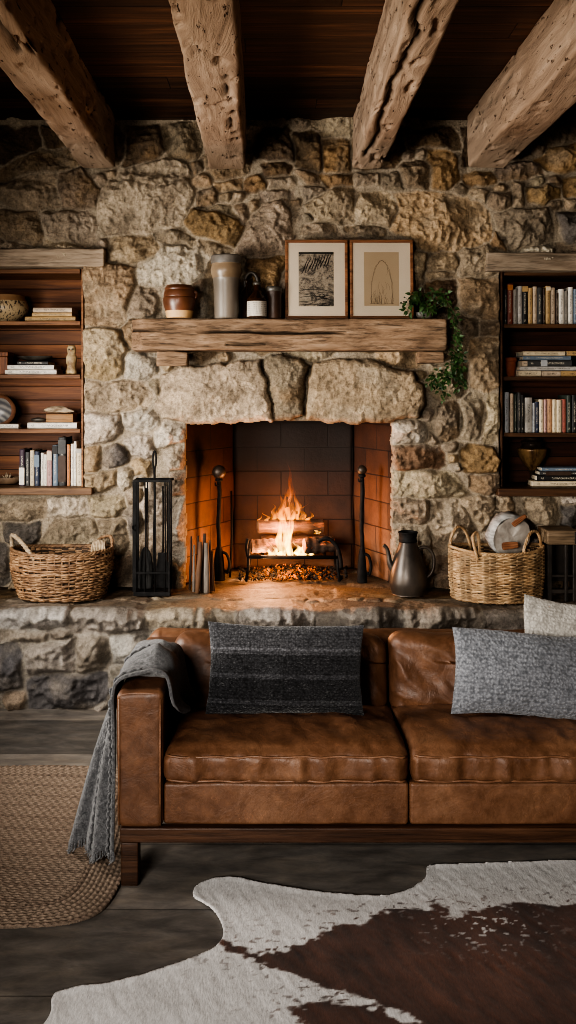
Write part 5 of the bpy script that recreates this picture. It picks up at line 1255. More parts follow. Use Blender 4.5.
for px in (146.2, 156.2, 166):
    for sy in ((-1, 1) if px != 156.2 else (-1,)):
        x = X(px, Dt) - X(153, Dt); mesh('bar', *tube([(x, sy * hd, 4 * u), (x + .003, sy * hd, 60 * u), (x, sy * hd, zt)], .0042, 6), M_IRON, rk)
m = MB()
for zz in (22 * u,): 
    for sy in (-1, 1): m.add(box(-hw, hw, sy * hd - .004, sy * hd + .004, zz, zz + 2 * u, .001))
m.build('lower_rail', M_IRON, rk, smooth=False)
c = [(-hw + .012 * 0 - .004 + 0, -hd - .009, 68 * u)]
ringP = [(-hw + 1.8 * u * math.cos(a), -hd - .010, 68 * u + 2.6 * u * math.sin(a)) for a in [2 * PI * k / 16 for k in range(16)]]
mesh('hook_ring', *tube(ringP, .0028, 6, closed=True), M_IRON, rk)
zb0 = HT + 5 * u
# poker with loop handle
t = thing('fire_poker', 'long iron poker with loop handle standing out above the tool rack', 'poker', (X(154.5, Dt), Dt, zb0))
mesh('shaft', *tube([(0, 0, .0), (-.004, 0, .25), (.001, 0, .48), (.0, 0, 121 * u)], [.004, .0062, .0062, .007], 8), M_IRON, t)
lp = [(3.0 * u * .55 * math.sin(a), 0, 129.5 * u - 8.5 * u * math.cos(a)) for a in [2 * PI * k / 24 for k in range(24)]]
mesh('loop_handle', *tube(lp, .0052, 8, closed=True), M_IRON, t)
M_BRIS = simple('black bristle', (.006, .006, .006), (.02, .019, .018), 60, .95, .8, 90, .01, stretch=(1, 1, .15))
t = thing('hearth_brush', 'black hearth brush with dense bristles hanging low in the tool rack', 'brush', (X(145.6, Dt), Dt + .008, zb0 + .002))
mesh('bristles', *rough(lathe(smoothprof([(.0001, 0), (.036, 0), (.042, .03), (.040, .13), (.030, .19), (.012, .23)], 5), 24, 1.0, .5, caps=False), .004, 70, 2), M_BRIS, t)
mesh('shaft', *tube([(0, 0, .19), (.002, 0, .40), (.004, 0, .56)], .0055, 7), M_IRON, t)
t = thing('ash_shovel', 'black iron ash shovel hanging blade down on the inner right of the tool rack', 'shovel', (X(162.6, Dt), Dt + .012, zb0 + .002))
V, F = rbox(.080, .012, .20, .005, (8, 1, 10), 2, (0, 0, .10)); V = np.array(V); V[:, 1] += 4.5 * V[:, 0] ** 2 * -1; V[:, 0] *= 1 - .35 * np.clip((V[:, 2] - .11) / .055, 0, 1)
mesh('blade', V, F, M_IRON, t)
mesh('shaft', *tube([(0, 0, .16), (.003, 0, .38), (.0, 0, .57)], .0052, 7), M_IRON, t)

# ================================================================== KINDLING, ANDIRONS, GRATE, LOGS, FIRE
M_KIN = [simple('grey stick', (.09, .075, .062), (.22, .19, .165), 30, .8, .5, 60, .004, stretch=(1, 1, .2)), simple('brown stick', (.07, .035, .02), (.16, .085, .045), 30, .8, .5, 60, .004, stretch=(1, 1, .2)), simple('dark charred stick', (.02, .014, .01), (.06, .035, .022), 30, .85, .5, 60, .004, stretch=(1, 1, .2))]
KS = [ # foot px, top px, foot py, top py, radius px, D, material, words
 (193.5, 194.0, 590, 543, 1.5, 5.18, 0, 'slim pale grey kindling stick standing furthest to the left in the bundle'),
 (197.5, 200.5, 591, 540, 2.6, 5.15, 1, 'thick brown kindling stick at the front of the bundle beside a grey one'),
 (202.0, 204.5, 592, 534, 2.2, 5.19, 2, 'tall dark kindling stick in the middle of the bundle, reaching highest'),
 (206.5, 206.0, 591, 541, 2.9, 5.15, 0, 'thick grey split kindling stick at the front right of the bundle'),
 (210.6, 209.5, 590, 539, 1.7, 5.20, 1, 'brown kindling stick with a knobbed top at the right of the bundle'),
 (190.0, 191.5, 588, 535, 1.3, 5.24, 2, 'thin charred kindling stick leaning at the back left of the bundle'),
 (199.6, 198.2, 589, 536, 1.4, 5.25, 2, 'thin dark kindling stick standing behind the thick brown one'),
 (213.4, 212.2, 589, 549, 1.3, 5.20, 1, 'short brown kindling stick at the far right edge of the bundle')]
for (xa, xb, ya, yb, r, D, mi, lab) in KS:
    L = (ya - yb) / FPX * D; r = r / FPX * D
    m = MB().add(rough(tube([(0, 0, 0.002), ((X(xb, D) - X(xa, D)) * .35, .004, L * .35), ((X(xb, D) - X(xa, D)) * .7, .008, L * .7), (X(xb, D) - X(xa, D), .012, L)], [r, r * 1.05, r * .9, r * .7], 9), .004, 30, 3, xa))
    mn = min(v[2] for v in m.V); m.V = [(a, b_, c - mn) for a, b_, c in m.V]
    single('kindling_stick', m, M_KIN[mi], lab, 'kindling', (X(xa, D), D, HT), group='kindling bundle beside the firebox')
def andiron(px, D, ball_py, ball_r, label, post_r, foot):
    u = 1 / FPX * D
    t = thing('andiron', label, 'andiron', (X(px, D), D, HT), group='pair of iron andirons')
    zb = Z(ball_py, D) - HT
    mesh('ball_finial', *sphere(ball_r * u, (0, 0, zb), 24, 14), M_IRONB, t)
    P = [(0, 0, .03), (.004, 0, zb * .25), (-.003, 0, zb * .5), (.002, 0, zb * .75), (0, 0, zb - ball_r * u * .9)]
    mesh('post', *rough(tube(smoothprof(P, 6), post_r, 10), .004, 25, 2, px), M_IRON, t)
    mesh('neck', *lathe([(post_r, 0), (post_r * 1.7, .006), (post_r * 1.7, .016), (post_r, .022)], 16, c=(0, 0, zb - ball_r * u - .016)), M_IRON, t)
    m = MB().add(lathe(smoothprof([(.0001, 0), (foot * .95, 0), (foot, .02), (foot * .85, .10), (foot * .62, .17), (post_r * 1.1, .20)], 5), 16, 1, .8, caps=False)); m.build('foot', M_IRON, t)
    for s in (1,):
        P = [(foot * .5, -.004, .17), (foot * 1.3, -.006, .155), (foot * 1.75, -.006, .10), (foot * 1.45, -.006, .05), (foot * 1.0, -.004, .06)]
        mesh('scroll', *tube(smoothprof(P, 6), .0085, 8), M_IRON, t)
    P = [(0, .02, .10), (0, .08, .11), (0, .15, .10), (0, .20, .016)]
    mesh('log_rest', *tube(smoothprof(P, 5), .011, 8), M_IRON, t)
    P = [(0, -.01, zb * .95 - ball_r * u), (-.018, -.012, zb * .95 - ball_r * u - .006), (-.022, -.012, zb * .95 - ball_r * u + .012)]
    mesh('hook', *tube(smoothprof(P, 5), .005, 6), M_IRON, t)
M_IRONB = simple('worn iron ball', (.035, .026, .02), (.085, .062, .046), 14, .45, .2, 40, metal=.4)
andiron(219, 5.50, 472, 6.9, 'left tall iron andiron with the larger round ball finial, inside the firebox', .013, .036)
andiron(362, 5.44, 470, 4.8, 'right tall iron andiron with the smaller ball finial, near the metal pitcher', .013, .030)
Dq = 5.60
P = [(X(230.5, Dq), 5.58, HT + .002), (X(231.8, Dq), 5.60, HT + .25), (X(231, Dq), 5.63, HT + .52)]
O = Vector(P[0]); m = MB().add(rough(tube([tuple(Vector(p) - O) for p in P], [.006, .008, .006], 8), .003, 20, 2))
single('iron_rod', m, M_IRON, 'thin dark iron rod leaning against the firebox wall behind the left andiron', 'rod', P[0])

# grate
Dg = 5.47; u = 1 / FPX * Dg
gr = thing('fire_grate', 'black iron fire grate with low front bar and curved end carrying the burning logs', 'grate', (X(294, Dg), Dg, HT))
gx_ = lambda px: X(px, Dg) - X(294, Dg)
zb = Z(557, Dg) - HT
mesh('front_bar', *tube([(gx_(247), 0, zb), (gx_(340), 0, zb - .002)], .011, 8), M_IRON, gr)
for px in (249, 337):
    for yy in (0, .26):
        mesh('leg', *tube([(gx_(px), yy, zb + .05), (gx_(px) * 1.02, yy, zb * .5), (gx_(px) * 1.06, yy - .01, 0.001)], .009, 8), M_IRON, gr)
mesh('back_bar', *tube([(gx_(247), .26, zb), (gx_(340), .26, zb)], .011, 8), M_IRON, gr)
for px in (262, 278, 294, 310, 326): mesh('cross_bar', *tube([(gx_(px), -.004, zb - .002), (gx_(px), .13, zb - .015), (gx_(px), .264, zb)], .0085, 6), M_IRON, gr)
P = [(gx_(318), -.01, Z(541, Dg) - HT), (gx_(327), -.012, Z(538, Dg) - HT), (gx_(336), -.012, Z(545, Dg) - HT), (gx_(340), -.01, Z(557, Dg) - HT), (gx_(341), -.008, Z(568, Dg) - HT)]
mesh('curved_end', *tube(smoothprof(P, 6), .012, 8), M_IRON, gr)
P = [(gx_(248), 0, zb), (gx_(246.5), -.004, zb + .06), (gx_(248), -.006, zb + .11)]
mesh('curved_end', *tube(smoothprof(P, 5), .009, 8), M_IRON, gr)

# logs
def log_mat(name, glow):
    m, nt, b = newmat(name); v = coords(nt, (3, 22, 22)); f = noise_n(nt, v, 1, 6, .7); r = ramp(nt, [(.3, (.012, .008, .006)), (.5, (.05, .026, .015)), (.72, (.16, .085, .045))]); nt.links.new(f, r.inputs[0]); nt.links.new(r.outputs[0], b.inputs['Base Color'])
    b.inputs['Roughness'].default_value = .85; bump(nt, b, f, .8, .02)
    f2 = noise_n(nt, coords(nt, (8, 20, 20)), 1, 4, .6); r2 = ramp(nt, [(.58, (0, 0, 0)), (.70, (1.0, .16, .02))]); nt.links.new(f2, r2.inputs[0]); nt.links.new(r2.outputs[0], b.inputs['Emission Color']); b.inputs['Emission Strength'].default_value = glow
    return m
M_LOG = log_mat('charred bark', 2.0); M_LOG2 = log_mat('bark log', .5)
M_LOGEND = simple('scorched log end', (.10, .045, .02), (.30, .15, .07), 20, .8, .4, 40)
def log(label, a, b_, r, m_, seed):
    a, b_ = Vector(a), Vector(b_); c = (a + b_) / 2; d = b_ - a; L = d.length
    t = thing('burning_log', label, 'log', tuple(c), (0, math.asin(-d.z / L) if False else -math.asin(d.z / L), math.atan2(d.y, d.x)), 'logs burning on the grate')
    n = 26; P = [(-L / 2 + L * i / n, 0, 0) for i in range(n + 1)]
    V, F = tube(P, [r * (1 + .06 * math.sin(i * .9 + seed)) for i in range(n + 1)], 22, caps=False)
    V, F = rough((V, F), r * .22, (6, 16, 16), 3, seed); mesh('bark', V, F, m_, t)
    for s in (-1, 1):
        prof = [(.0001, 0.006), (r * .5, 0.005), (r * .86, 0.002), (r * .99, -.004)]
        V, F = lathe(prof, 22, caps=False); V = [(s * (L / 2 + z), x if s > 0 else -x, y) for x, y, z in V]
        V, F = rough((V, F), .004, 24, 2, seed); mesh('cut_end', V, [f[::-1] for f in F], M_LOGEND, t)
Dg2 = 5.60
GZ = HT + zb + .012
log('large horizontal log on top of the fire, flames licking around it', (X(258, Dg2), Dg2 - .01, Z(526, Dg2)), (X(323, Dg2), Dg2 + .02, Z(526.5, Dg2)), .043, M_LOG2, 2)
log('charred log lying at the front of the grate under the big log', (X(304, 5.5), 5.52, GZ + .047), (X(334, 5.5), 5.55, GZ + .052), .046, M_LOG, 5)
log('short charred log at the left front of the grate', (X(251, 5.52), 5.53, GZ + .040), (X(276, 5.52), 5.55, GZ + .044), .040, M_LOG, 8)
log('dark log at the back of the grate behind the flames', (X(262, 5.67), 5.67, GZ + .043), (X(326, 5.67), 5.67, GZ + .043), .040, M_LOG, 11)

# embers and ash: a heap nobody could count
def ember_mat():
    m, nt, b = newmat('ash and embers'); v = coords(nt); f = noise_n(nt, v, 45, 4, .6); r = ramp(nt, [(.35, (.004, .0035, .003)), (.62, (.014, .011, .009)), (.80, (.08, .065, .055))]); nt.links.new(f, r.inputs[0]); nt.links.new(r.outputs[0], b.inputs['Base Color']); b.inputs['Roughness'].default_value = .95
    f2 = noise_n(nt, v, 28, 3, .6); r2 = ramp(nt, [(.50, (0, 0, 0)), (.60, (1, .20, .02)), (.75, (1, .48, .10))]); nt.links.new(f2, r2.inputs[0])
    at = N(nt, 'ShaderNodeAttribute', attribute_name='Col'); c = mix(nt, 1, r2.outputs[0], at.outputs['Color'], 'MULTIPLY'); nt.links.new(c, b.inputs['Emission Color']); b.inputs['Emission Strength'].default_value = 1.7
    return m
M_EMB = ember_mat()
em = MB(); ec = []; re = random.Random(4)
for k in range(900):
    px = re.gauss(292, 26); px = max(240, min(346, px)); y = re.uniform(5.46, 5.80)
    edge = abs(px - 292) / 54
    z = HT + max(0.004, .040 * (1 - edge ** 2) * re.uniform(0, 1))
    r = re.uniform(.003, .012)
    V, F = sphere(r, (0, 0, 0), 7, 5, (re.uniform(.8, 1.5), re.uniform(.7, 1.2), re.uniform(.5, .9)))
    M_ = T(X(px, y), y, max(z, HT + r * 1.7), re.uniform(0, 3), re.uniform(0, 3), re.uniform(0, 3))
    em.add(rough((V, F), r * .5, 40, 2, k), M_); e = max(0, 1.15 - edge * 1.3) * re.choice((0, .5, 1, 1)); ec += [(e, e, e)] * len(V)
o = mesh('ember_bed', em.V, em.F, M_EMB, None, True, col=np.array(ec)); tag(o, 'glowing embers and grey ash under the fire grate', 'embers', None, 'stuff')

# flames: soft glowing gas inside twisted tongues
def flame_mat():
    m = bpy.data.materials.new('flame gas'); m.use_nodes = True; nt = m.node_tree; nt.nodes.clear()
    out = N(nt, 'ShaderNodeOutputMaterial'); tc = N(nt, 'ShaderNodeTexCoord'); sp = N(nt, 'ShaderNodeSeparateXYZ'); nt.links.new(tc.outputs['Object'], sp.inputs[0])
    z = math_n(nt, 'DIVIDE', sp.outputs['Z'], .42)
    col = ramp(nt, [(0.0, (1, .60, .13)), (.28, (1, .50, .08)), (.55, (1, .30, .025)), (1, (1, .14, .008))]); nt.links.new(z, col.inputs[0])
    st_ = ramp(nt, [(0.0, (1, 1, 1)), (.3, (.75,) * 3), (.55, (.28,) * 3), (.8, (.10,) * 3), (1, (.03,) * 3)]); nt.links.new(z, st_.inputs[0])
    mp = N(nt, 'ShaderNodeMapping'); nt.links.new(tc.outputs['Object'], mp.inputs[0]); mp.inputs['Scale'].default_value = (26, 26, 7)
    n = noise_n(nt, mp.outputs[0], 1, 3, .6, 1.2); nr = ramp(nt, [(.40, (.06,) * 3), (.62, (1, 1, 1))]); nt.links.new(n, nr.inputs[0])
    s = math_n(nt, 'MULTIPLY', math_n(nt, 'MULTIPLY', st_.outputs[0], nr.outputs[0]), 330.0)
    e = N(nt, 'ShaderNodeEmission'); nt.links.new(col.outputs[0], e.inputs[0]); nt.links.new(s, e.inputs[1]); nt.links.new(e.outputs[0], out.inputs['Volume'])
    return m
M_FLAME = flame_mat()
FLZ = Z(557, 5.52)
fl = MB()
def tongue(px, py0, py1, D, wpx, seed, lean=0.0):
    z0, z1 = Z(py0, D) - FLZ, Z(py1, D) - FLZ; h = z1 - z0; w = wpx / FPX * D
    n = 18; m = 12; V = []; F = []
    for i in range(n + 1):
        t = i / n; r = w * (math.sin(PI * min(1, .12 + t * .88) ** .75) ** .9) * (1 - t) ** .45 + .0005
        cx = lean * t * t + .020 * t * math.sin(5 * t + seed * 2.1) + .008 * math.sin(11 * t + seed)
        for j in range(m):
            a = 2 * PI * j / m; rr_ = r * (1 + .22 * math.sin(3 * a + seed + 6 * t))
            V.append((X(px, D) + cx + rr_ * math.cos(a), D + rr_ * .75 * math.sin(a) + .01 * math.sin(7 * t + seed), z0 + h * t))
    for i in range(n):
        for j in range(m): F.append((i * m + j, i * m + (j + 1) % m, (i + 1) * m + (j + 1) % m, (i + 1) * m + j))
    F.append(tuple(range(m))[::-1]); F.append(tuple(n * m + j for j in range(m)))
    fl.add((V, F))
for a in [(281, 557, 514, 5.52, 4.2, 1), (289, 556, 500, 5.53, 4.6, 2, .0), (274, 557, 541, 5.50, 3.2, 3), (304, 557, 539, 5.52, 4.2, 5), (310, 556, 542, 5.53, 3.6, 6),
          (297, 556, 540, 5.56, 3.6, 21), (289, 522, 476, 5.63, 5.6, 7, .01), (281, 522, 492, 5.62, 4.4, 8, -.012), (296, 522, 489, 5.64, 4.6, 9, .014), (303, 522, 503, 5.62, 3.6, 10, .012), (274, 522, 503, 5.60, 3.4, 11, -.02),
          (290, 502, 461, 5.65, 3.2, 12, .006), (284, 540, 484, 5.56, 4.0, 13, .012), (309, 523, 511, 5.60, 3, 14, .01), (267, 522, 512, 5.58, 2.4, 15, -.008), (318, 534, 529, 5.54, 3.4, 16, .01), (269, 556, 547, 5.51, 3, 18), (261, 524, 515, 5.58, 2, 19),
          (286, 520, 486, 5.60, 3.0, 23, -.004), (293, 520, 494, 5.60, 3.2, 24, .004), (300, 557, 548, 5.50, 5.5, 25), (281, 557, 546, 5.50, 5, 26)]:
    tongue(*a)
fo = fl.build('fire_flames', M_FLAME, None, True, loc=(0, 0, FLZ)); tag(fo, 'bright orange and yellow flames rising from the burning logs', 'fire', None, 'stuff')

# stand at the far right of the hearth
Ds = 5.03; u = 1 / FPX * Ds
M_OLDW = wood('old pale box wood', (.09, .06, .035), (.19, .135, .085), (.28, .21, .14), 0, 2, .7)
M_DKW = simple('near-black wood', (.012, .009, .007), (.03, .022, .016), 20, .6, .3, 50)
t = thing('wooden_stand', 'dark low wooden stand with a paler box top at the right end of the hearth', 'stand', (X(566, Ds), Ds, HT))
sx0, sx1 = -23 * u, 8 * u
mesh('box_top', *box(sx0 - .002, sx1, -.09, .10, 56 * u, 70 * u, .006), M_OLDW, t, smooth=False)
mesh('latch', *box(3.2 * u, 6 * u, -.094, -.088, 57 * u, 69 * u, .001), M_DKW, t, smooth=False)
for xx in (sx0 + .012, sx1 - .02):
    for yy in (-.075, .085): mesh('leg', *box(xx - .012, xx + .012, yy - .012, yy + .012, 0, 55.8 * u, .003), M_DKW, t, smooth=False)
mesh('leg', *box(-6 * u, -3 * u, -.087, -.063, 0, 55.8 * u, .003), M_DKW, t, smooth=False)
mesh('back_board', *box(sx0, sx1, .075, .085, 14 * u, 55.8 * u, .002), M_DKW, t, smooth=False)
mesh('stretcher', *box(sx0, sx1, -.086, -.066, 8 * u, 12 * u, .002), M_DKW, t, smooth=False)
mesh('stretcher', *box(sx0, sx1, -.086, -.070, 24 * u, 26.5 * u, .002), M_DKW, t, smooth=False)
# ================================================================== SOFA
def leather():
    m, nt, b = newmat('worn tan leather'); v = coords(nt)
    f = noise_n(nt, v, 3.2, 6, .62, .4); r = ramp(nt, [(.28, (.070, .030, .015)), (.5, (.135, .062, .031)), (.74, (.215, .112, .062))]); nt.links.new(f, r.inputs[0])
    f2 = noise_n(nt, coords(nt, (1, 1, 1)), 24, 6, .7); r2 = ramp(nt, [(.32, (.72, .70, .68)), (.55, (1, 1, 1)), (.72, (1.22, 1.2, 1.18))]); nt.links.new(f2, r2.inputs[0])
    c = mix(nt, 1, r.outputs[0], r2.outputs[0], 'MULTIPLY')
    vo = N(nt, 'ShaderNodeTexNoise'); vo.inputs['Scale'].default_value = 5; vo.inputs['Detail'].default_value = 2; vo.inputs['Distortion'].default_value = 2.5
    nt.links.new(coords(nt, (1, 1, 2.2), rot=(.3, .5, .2)), vo.inputs['Vector'])
    d = math_n(nt, 'ABSOLUTE', math_n(nt, 'SUBTRACT', vo.outputs['Fac'], .5)); rs = ramp(nt, [(0.0, (1.55, 1.5, 1.45)), (.006, (1, 1, 1))]); nt.links.new(d, rs.inputs[0])
    c = mix(nt, .55, c, mix(nt, 1, c, rs.outputs[0], 'MULTIPLY'))
    nt.links.new(c, b.inputs['Base Color'])
    rr = ramp(nt, [(.3, (.42,) * 3), (.7, (.62,) * 3)]); nt.links.new(f2, rr.inputs[0]); nt.links.new(rr.outputs[0], b.inputs['Roughness']); b.inputs['Specular IOR Level'].default_value = .45
    h = math_n(nt, 'ADD', math_n(nt, 'MULTIPLY', noise_n(nt, v, 9, 5, .6, .8), 1.6), math_n(nt, 'MULTIPLY', noise_n(nt, v, 160, 3, .6), .16)); bump(nt, b, h, .35, .012)
    return m
M_LEA = leather()
M_PIPE = simple('leather seam', (.13, .06, .03), (.22, .11, .06), 20, .5, .2)
M_WALN = wood('dark walnut', (.030, .014, .008), (.065, .031, .017), (.11, .055, .03), 0, 1.5, .45)
SY = 3.06; SX0, SX1 = -.540, 1.42
sofa = thing('leather_sofa', 'worn tan leather sofa with boxy arms and loose cushions on dark wooden legs', 'sofa', (0.44, 3.5, 0))
SO = Vector(sofa.location)
def sp_(VF): return (np.array(VF[0]) - np.array(SO)).tolist(), VF[1]
def part(name, VF, m, parent=None, smooth=True): 
    V, F = sp_(VF); return mesh(name, V, F, m, parent or sofa, smooth)
LZ, RZ, BZ_ = .147, .196, .34
# rails and legs
fr_ = MB()
fr_.add(box(SX0 + .012, SX1 - .012, SY + .012, SY + .05, LZ, RZ, .004)); fr_.add(box(SX0 + .012, SX1 - .012, 3.87, 3.91, LZ, RZ, .004))
fr_.add(box(SX0 + .012, SX0 + .05, SY + .05, 3.87, LZ, RZ, .004)); fr_.add(box(SX1 - .05, SX1 - .012, SY + .05, 3.87, LZ, RZ, .004))
part('base_rail', (fr_.V, fr_.F), M_WALN, smooth=False)
for x in (SX0 + .014, SX1 - .074):
    for y in (SY + .012, 3.84): part('leg', rbox(.058, .058, LZ - .002, .005, (2, 2, 4), 2, (x + .03, y + .03, LZ / 2 + .001)), M_WALN)
# base panel
def lea_box(x0, x1, y0, y1, z0, z1, r, n=.03, amp=.006, seed=0, k=4):
    VF = rbox(x1 - x0, y1 - y0, z1 - z0, r, (max(1, int((x1 - x0) / n)), max(1, int((y1 - y0) / n)), max(1, int((z1 - z0) / n))), k, ((x0 + x1) / 2, (y0 + y1) / 2, (z0 + z1) / 2))
    return rough(VF, amp, (6, 6, 6), 3, seed)
part('base_panel', lea_box(SX0 + .155, .44, SY + .030, 3.80, RZ + .001, BZ_, .012, .03, .004, 1), M_LEA)
part('base_panel', lea_box(.443, SX1 - .155, SY + .030, 3.80, RZ + .001, BZ_, .012, .03, .004, 2), M_LEA)
def arm(x0, x1, seed):
    a = part('arm', lea_box(x0, x1, SY + .004, 3.78, RZ + .001, .652, .022, .022, .007, seed, 4), M_LEA)
    m = MB()
    for xx in (x0 + .010, x1 - .010):
        m.add(tube([(xx, SY + .010, RZ + .012), (xx, SY + .007, .4), (xx, SY + .009, .63)], .0036, 6))
    P = [(x0 + .010, SY + .009, .63)] + [((x0 + x1) / 2 - (x1 - x0 - .02) / 2 * math.cos(a_), SY + .010, .63 + .018 * math.sin(a_) ** .5) for a_ in [PI * q / 12 for q in range(1, 12)]] + [(x1 - .010, SY + .009, .63)]
    m.add(tube(P, .0036, 6)); V, F = sp_((m.V, m.F)); mesh('piping', V, F, M_PIPE, a)
arm(SX0, SX0 + .157, 3); arm(SX1 - .157, SX1, 4)
part('back_frame', lea_box(SX0 + .004, SX1 - .004, 3.795, 3.92, RZ + .001, .655, .05, .03, .010, 6, 5), M_LEA)
def arm_end(x0, x1, s): part('arm', lea_box(x0, x1, 3.70, 3.92, .40, .672, .045, .02, .006, s, 5), M_LEA)
# seat cushions
def seat(x0, x1, seed):
    z0, z1 = BZ_ + .002, .462; y0, y1 = SY - .006, 3.66
    V, F = rbox(x1 - x0, y1 - y0, z1 - z0, .038, (int((x1 - x0) / .012), 40, 8), 5)
    V = np.array(V); hx_, hy_, hz_ = (x1 - x0) / 2, (y1 - y0) / 2, (z1 - z0) / 2
    u_, v_, w_ = V[:, 0] / hx_, V[:, 1] / hy_, V[:, 2] / hz_
    crown = (1 - np.abs(u_) ** 3.0) * (1 - np.abs(v_) ** 3.0)
    top = np.clip(w_, 0, 1)
    V2 = V.copy(); V2[:, 2] += top * (crown * .022 - .05 * np.clip((v_ + .2) / 1.2, 0, 1))
    # pulled wrinkles down from the front seam and across the top
    fw = np.clip((-v_ - .80) / .18, 0, 1)
    wr = fbm(V[:, 0] * 22 + seed, V[:, 2] * 5, seed, 3); wr2 = 1 - np.abs(fbm(V[:, 0] * 13 + seed, V[:, 2] * 4 + V[:, 1] * 4, 2.0 + seed, 3)) * 2
    V2[:, 1] -= fw * (wr * .017 + wr2 * .010) * (1 - np.abs(w_) ** 4)
    tw = top * (1 - fw)
    q1 = 1 - np.abs(fbm(V[:, 0] * 6 + seed, V[:, 1] * 4.5, 5.0 + seed, 4)) * 2
    q2 = fbm(V[:, 0] * 16 + V[:, 1] * 6, V[:, 1] * 7, 9.0 + seed, 3)
    V2[:, 2] += tw * (q1 * .009 + q2 * .008)
    V2[:, 2] -= .006 * np.exp(-((v_ + .93) / .05) ** 2) * top
    V2[:, 0] += fbm(V[:, 1] * 8, V[:, 2] * 8, seed, 2) * .004
    c = np.array([(x0 + x1) / 2, (y0 + y1) / 2, (z0 + z1) / 2])
    o = part('seat_cushion', (V2 + c, F), M_LEA)
    m = MB()
    for zz, yy in ((z1 - .020, y0 - .003), (z0 + .020, y0 - .002)):
        P = [(x0 + .012 + (x1 - x0 - .024) * i / 50, yy + .002 * math.sin(i * 1.1 + seed) + (.012 if i in (0, 50) else 0), zz + .002 * math.sin(i * .7 + seed)) for i in range(51)]
        m.add(tube(P, .0042, 6))
    V, F = sp_((m.V, m.F)); mesh('piping', V, F, M_PIPE, o)
seat(SX0 + .158, .4385, 1.0); seat(.4425, SX1 - .158, 7.0)
def backc(x0, x1, seed, tilt):
    W_, H_, D_ = x1 - x0, .315, .17
    V, F = rbox(W_, D_, H_, .055, (int(W_ / .015), 8, 22), 6); V = np.array(V)
    u_, v_, w_ = V[:, 0] / W_ * 2, V[:, 1] / D_ * 2, V[:, 2] / H_ * 2
    puff = (1 - np.abs(u_) ** 2.5) * (1 - np.abs(w_) ** 2.5)
    V2 = V.copy(); V2[:, 1] += np.sign(v_) * puff * .020 * np.abs(v_)
    q1 = 1 - np.abs(fbm(V[:, 0] * 7 + seed + V[:, 2] * 5, V[:, 2] * 6, seed, 4)) * 2
    q2 = fbm(V[:, 0] * 15, V[:, 2] * 9 + V[:, 0] * 6, seed + 3, 3)
    fr__ = np.clip(-v_, 0, 1)
    V2[:, 1] -= fr__ * (q1 * .017 + q2 * .010)
    V2[:, 2] += (w_ > .3) * (fbm(V[:, 0] * 5 + seed, 1.0, 1.0, 3) * .022 + np.where(np.abs(u_) > .75, (np.abs(u_) - .75) * -.04, 0))
    m4 = Matrix.Translation(((x0 + x1) / 2, 3.685, .535)) @ Matrix.Rotation(tilt, 4, 'X')
    V3 = (np.array(m4.to_3x3()) @ V2.T).T + np.array(m4.translation)
    return part('back_cushion', (V3, F), M_LEA)
backc(SX0 + .125, .432, 2.0, math.radians(-9)); backc(.440, SX1 - .15, 5.0, math.radians(-9))

# ------------------------------------------------------------------ pillows
def knit(name, cols, sx=70, sz=60, bs=.7, bands=None):
    m, nt, b = newmat(name); tc = N(nt, 'ShaderNodeTexCoord'); sp = N(nt, 'ShaderNodeSeparateXYZ'); nt.links.new(tc.outputs['Object'], sp.inputs[0])
    mpv = N(nt, 'ShaderNodeMapping'); nt.links.new(tc.outputs['Object'], mpv.inputs[0]); mpv.inputs['Scale'].default_value = (sx * 1.25, sx * 1.25, sz * 1.9)
    vo = N(nt, 'ShaderNodeTexVoronoi'); vo.feature = 'SMOOTH_F1'; vo.inputs['Scale'].default_value = 1.0; vo.inputs['Randomness'].default_value = .75; nt.links.new(mpv.outputs[0], vo.inputs['Vector'])
    szn = math_n(nt, 'SINE', math_n(nt, 'MULTIPLY', sp.outputs['Z'], sz * 6.283))
    f = noise_n(nt, tc.outputs['Object'], 130, 4, .7)
    h2 = math_n(nt, 'ADD', math_n(nt, 'ADD', math_n(nt, 'SUBTRACT', 1.0, vo.outputs['Distance']), math_n(nt, 'MULTIPLY', szn, .06)), math_n(nt, 'MULTIPLY', f, .7))
    t_ = math_n(nt, 'ADD', math_n(nt, 'MULTIPLY', h2, .95), -.50)
    r = ramp(nt, [(.15, cols[0]), (.5, cols[1]), (.85, cols[2])]); nt.links.new(t_, r.inputs[0]); c = r.outputs[0]
    if bands:
        q = math_n(nt, 'ADD', math_n(nt, 'DIVIDE', sp.outputs['Z'], bands[0]), .5)
        rb_ = ramp(nt, bands[1], 'CONSTANT'); nt.links.new(math_n(nt, 'ADD', q, math_n(nt, 'MULTIPLY', math_n(nt, 'SUBTRACT', noise_n(nt, coords(nt, (30, 30, 60)), 1, 3), .5), .03)), rb_.inputs[0])
        c = mix(nt, 1, c, rb_.outputs[0], 'MULTIPLY')
        fl_ = noise_n(nt, coords(nt, (60, 60, 170)), 1, 2, .6); rf_ = ramp(nt, [(.62, (0, 0, 0)), (.70, (.05, .05, .05))]); nt.links.new(fl_, rf_.inputs[0])
        c = mix(nt, 1, c, rf_.outputs[0], 'ADD')
    nt.links.new(c, b.inputs['Base Color']); b.inputs['Roughness'].default_value = .95; b.inputs['Specular IOR Level'].default_value = .1
    b.inputs['Sheen Weight'].default_value = .25
    bump(nt, b, h2, bs, .006); return m
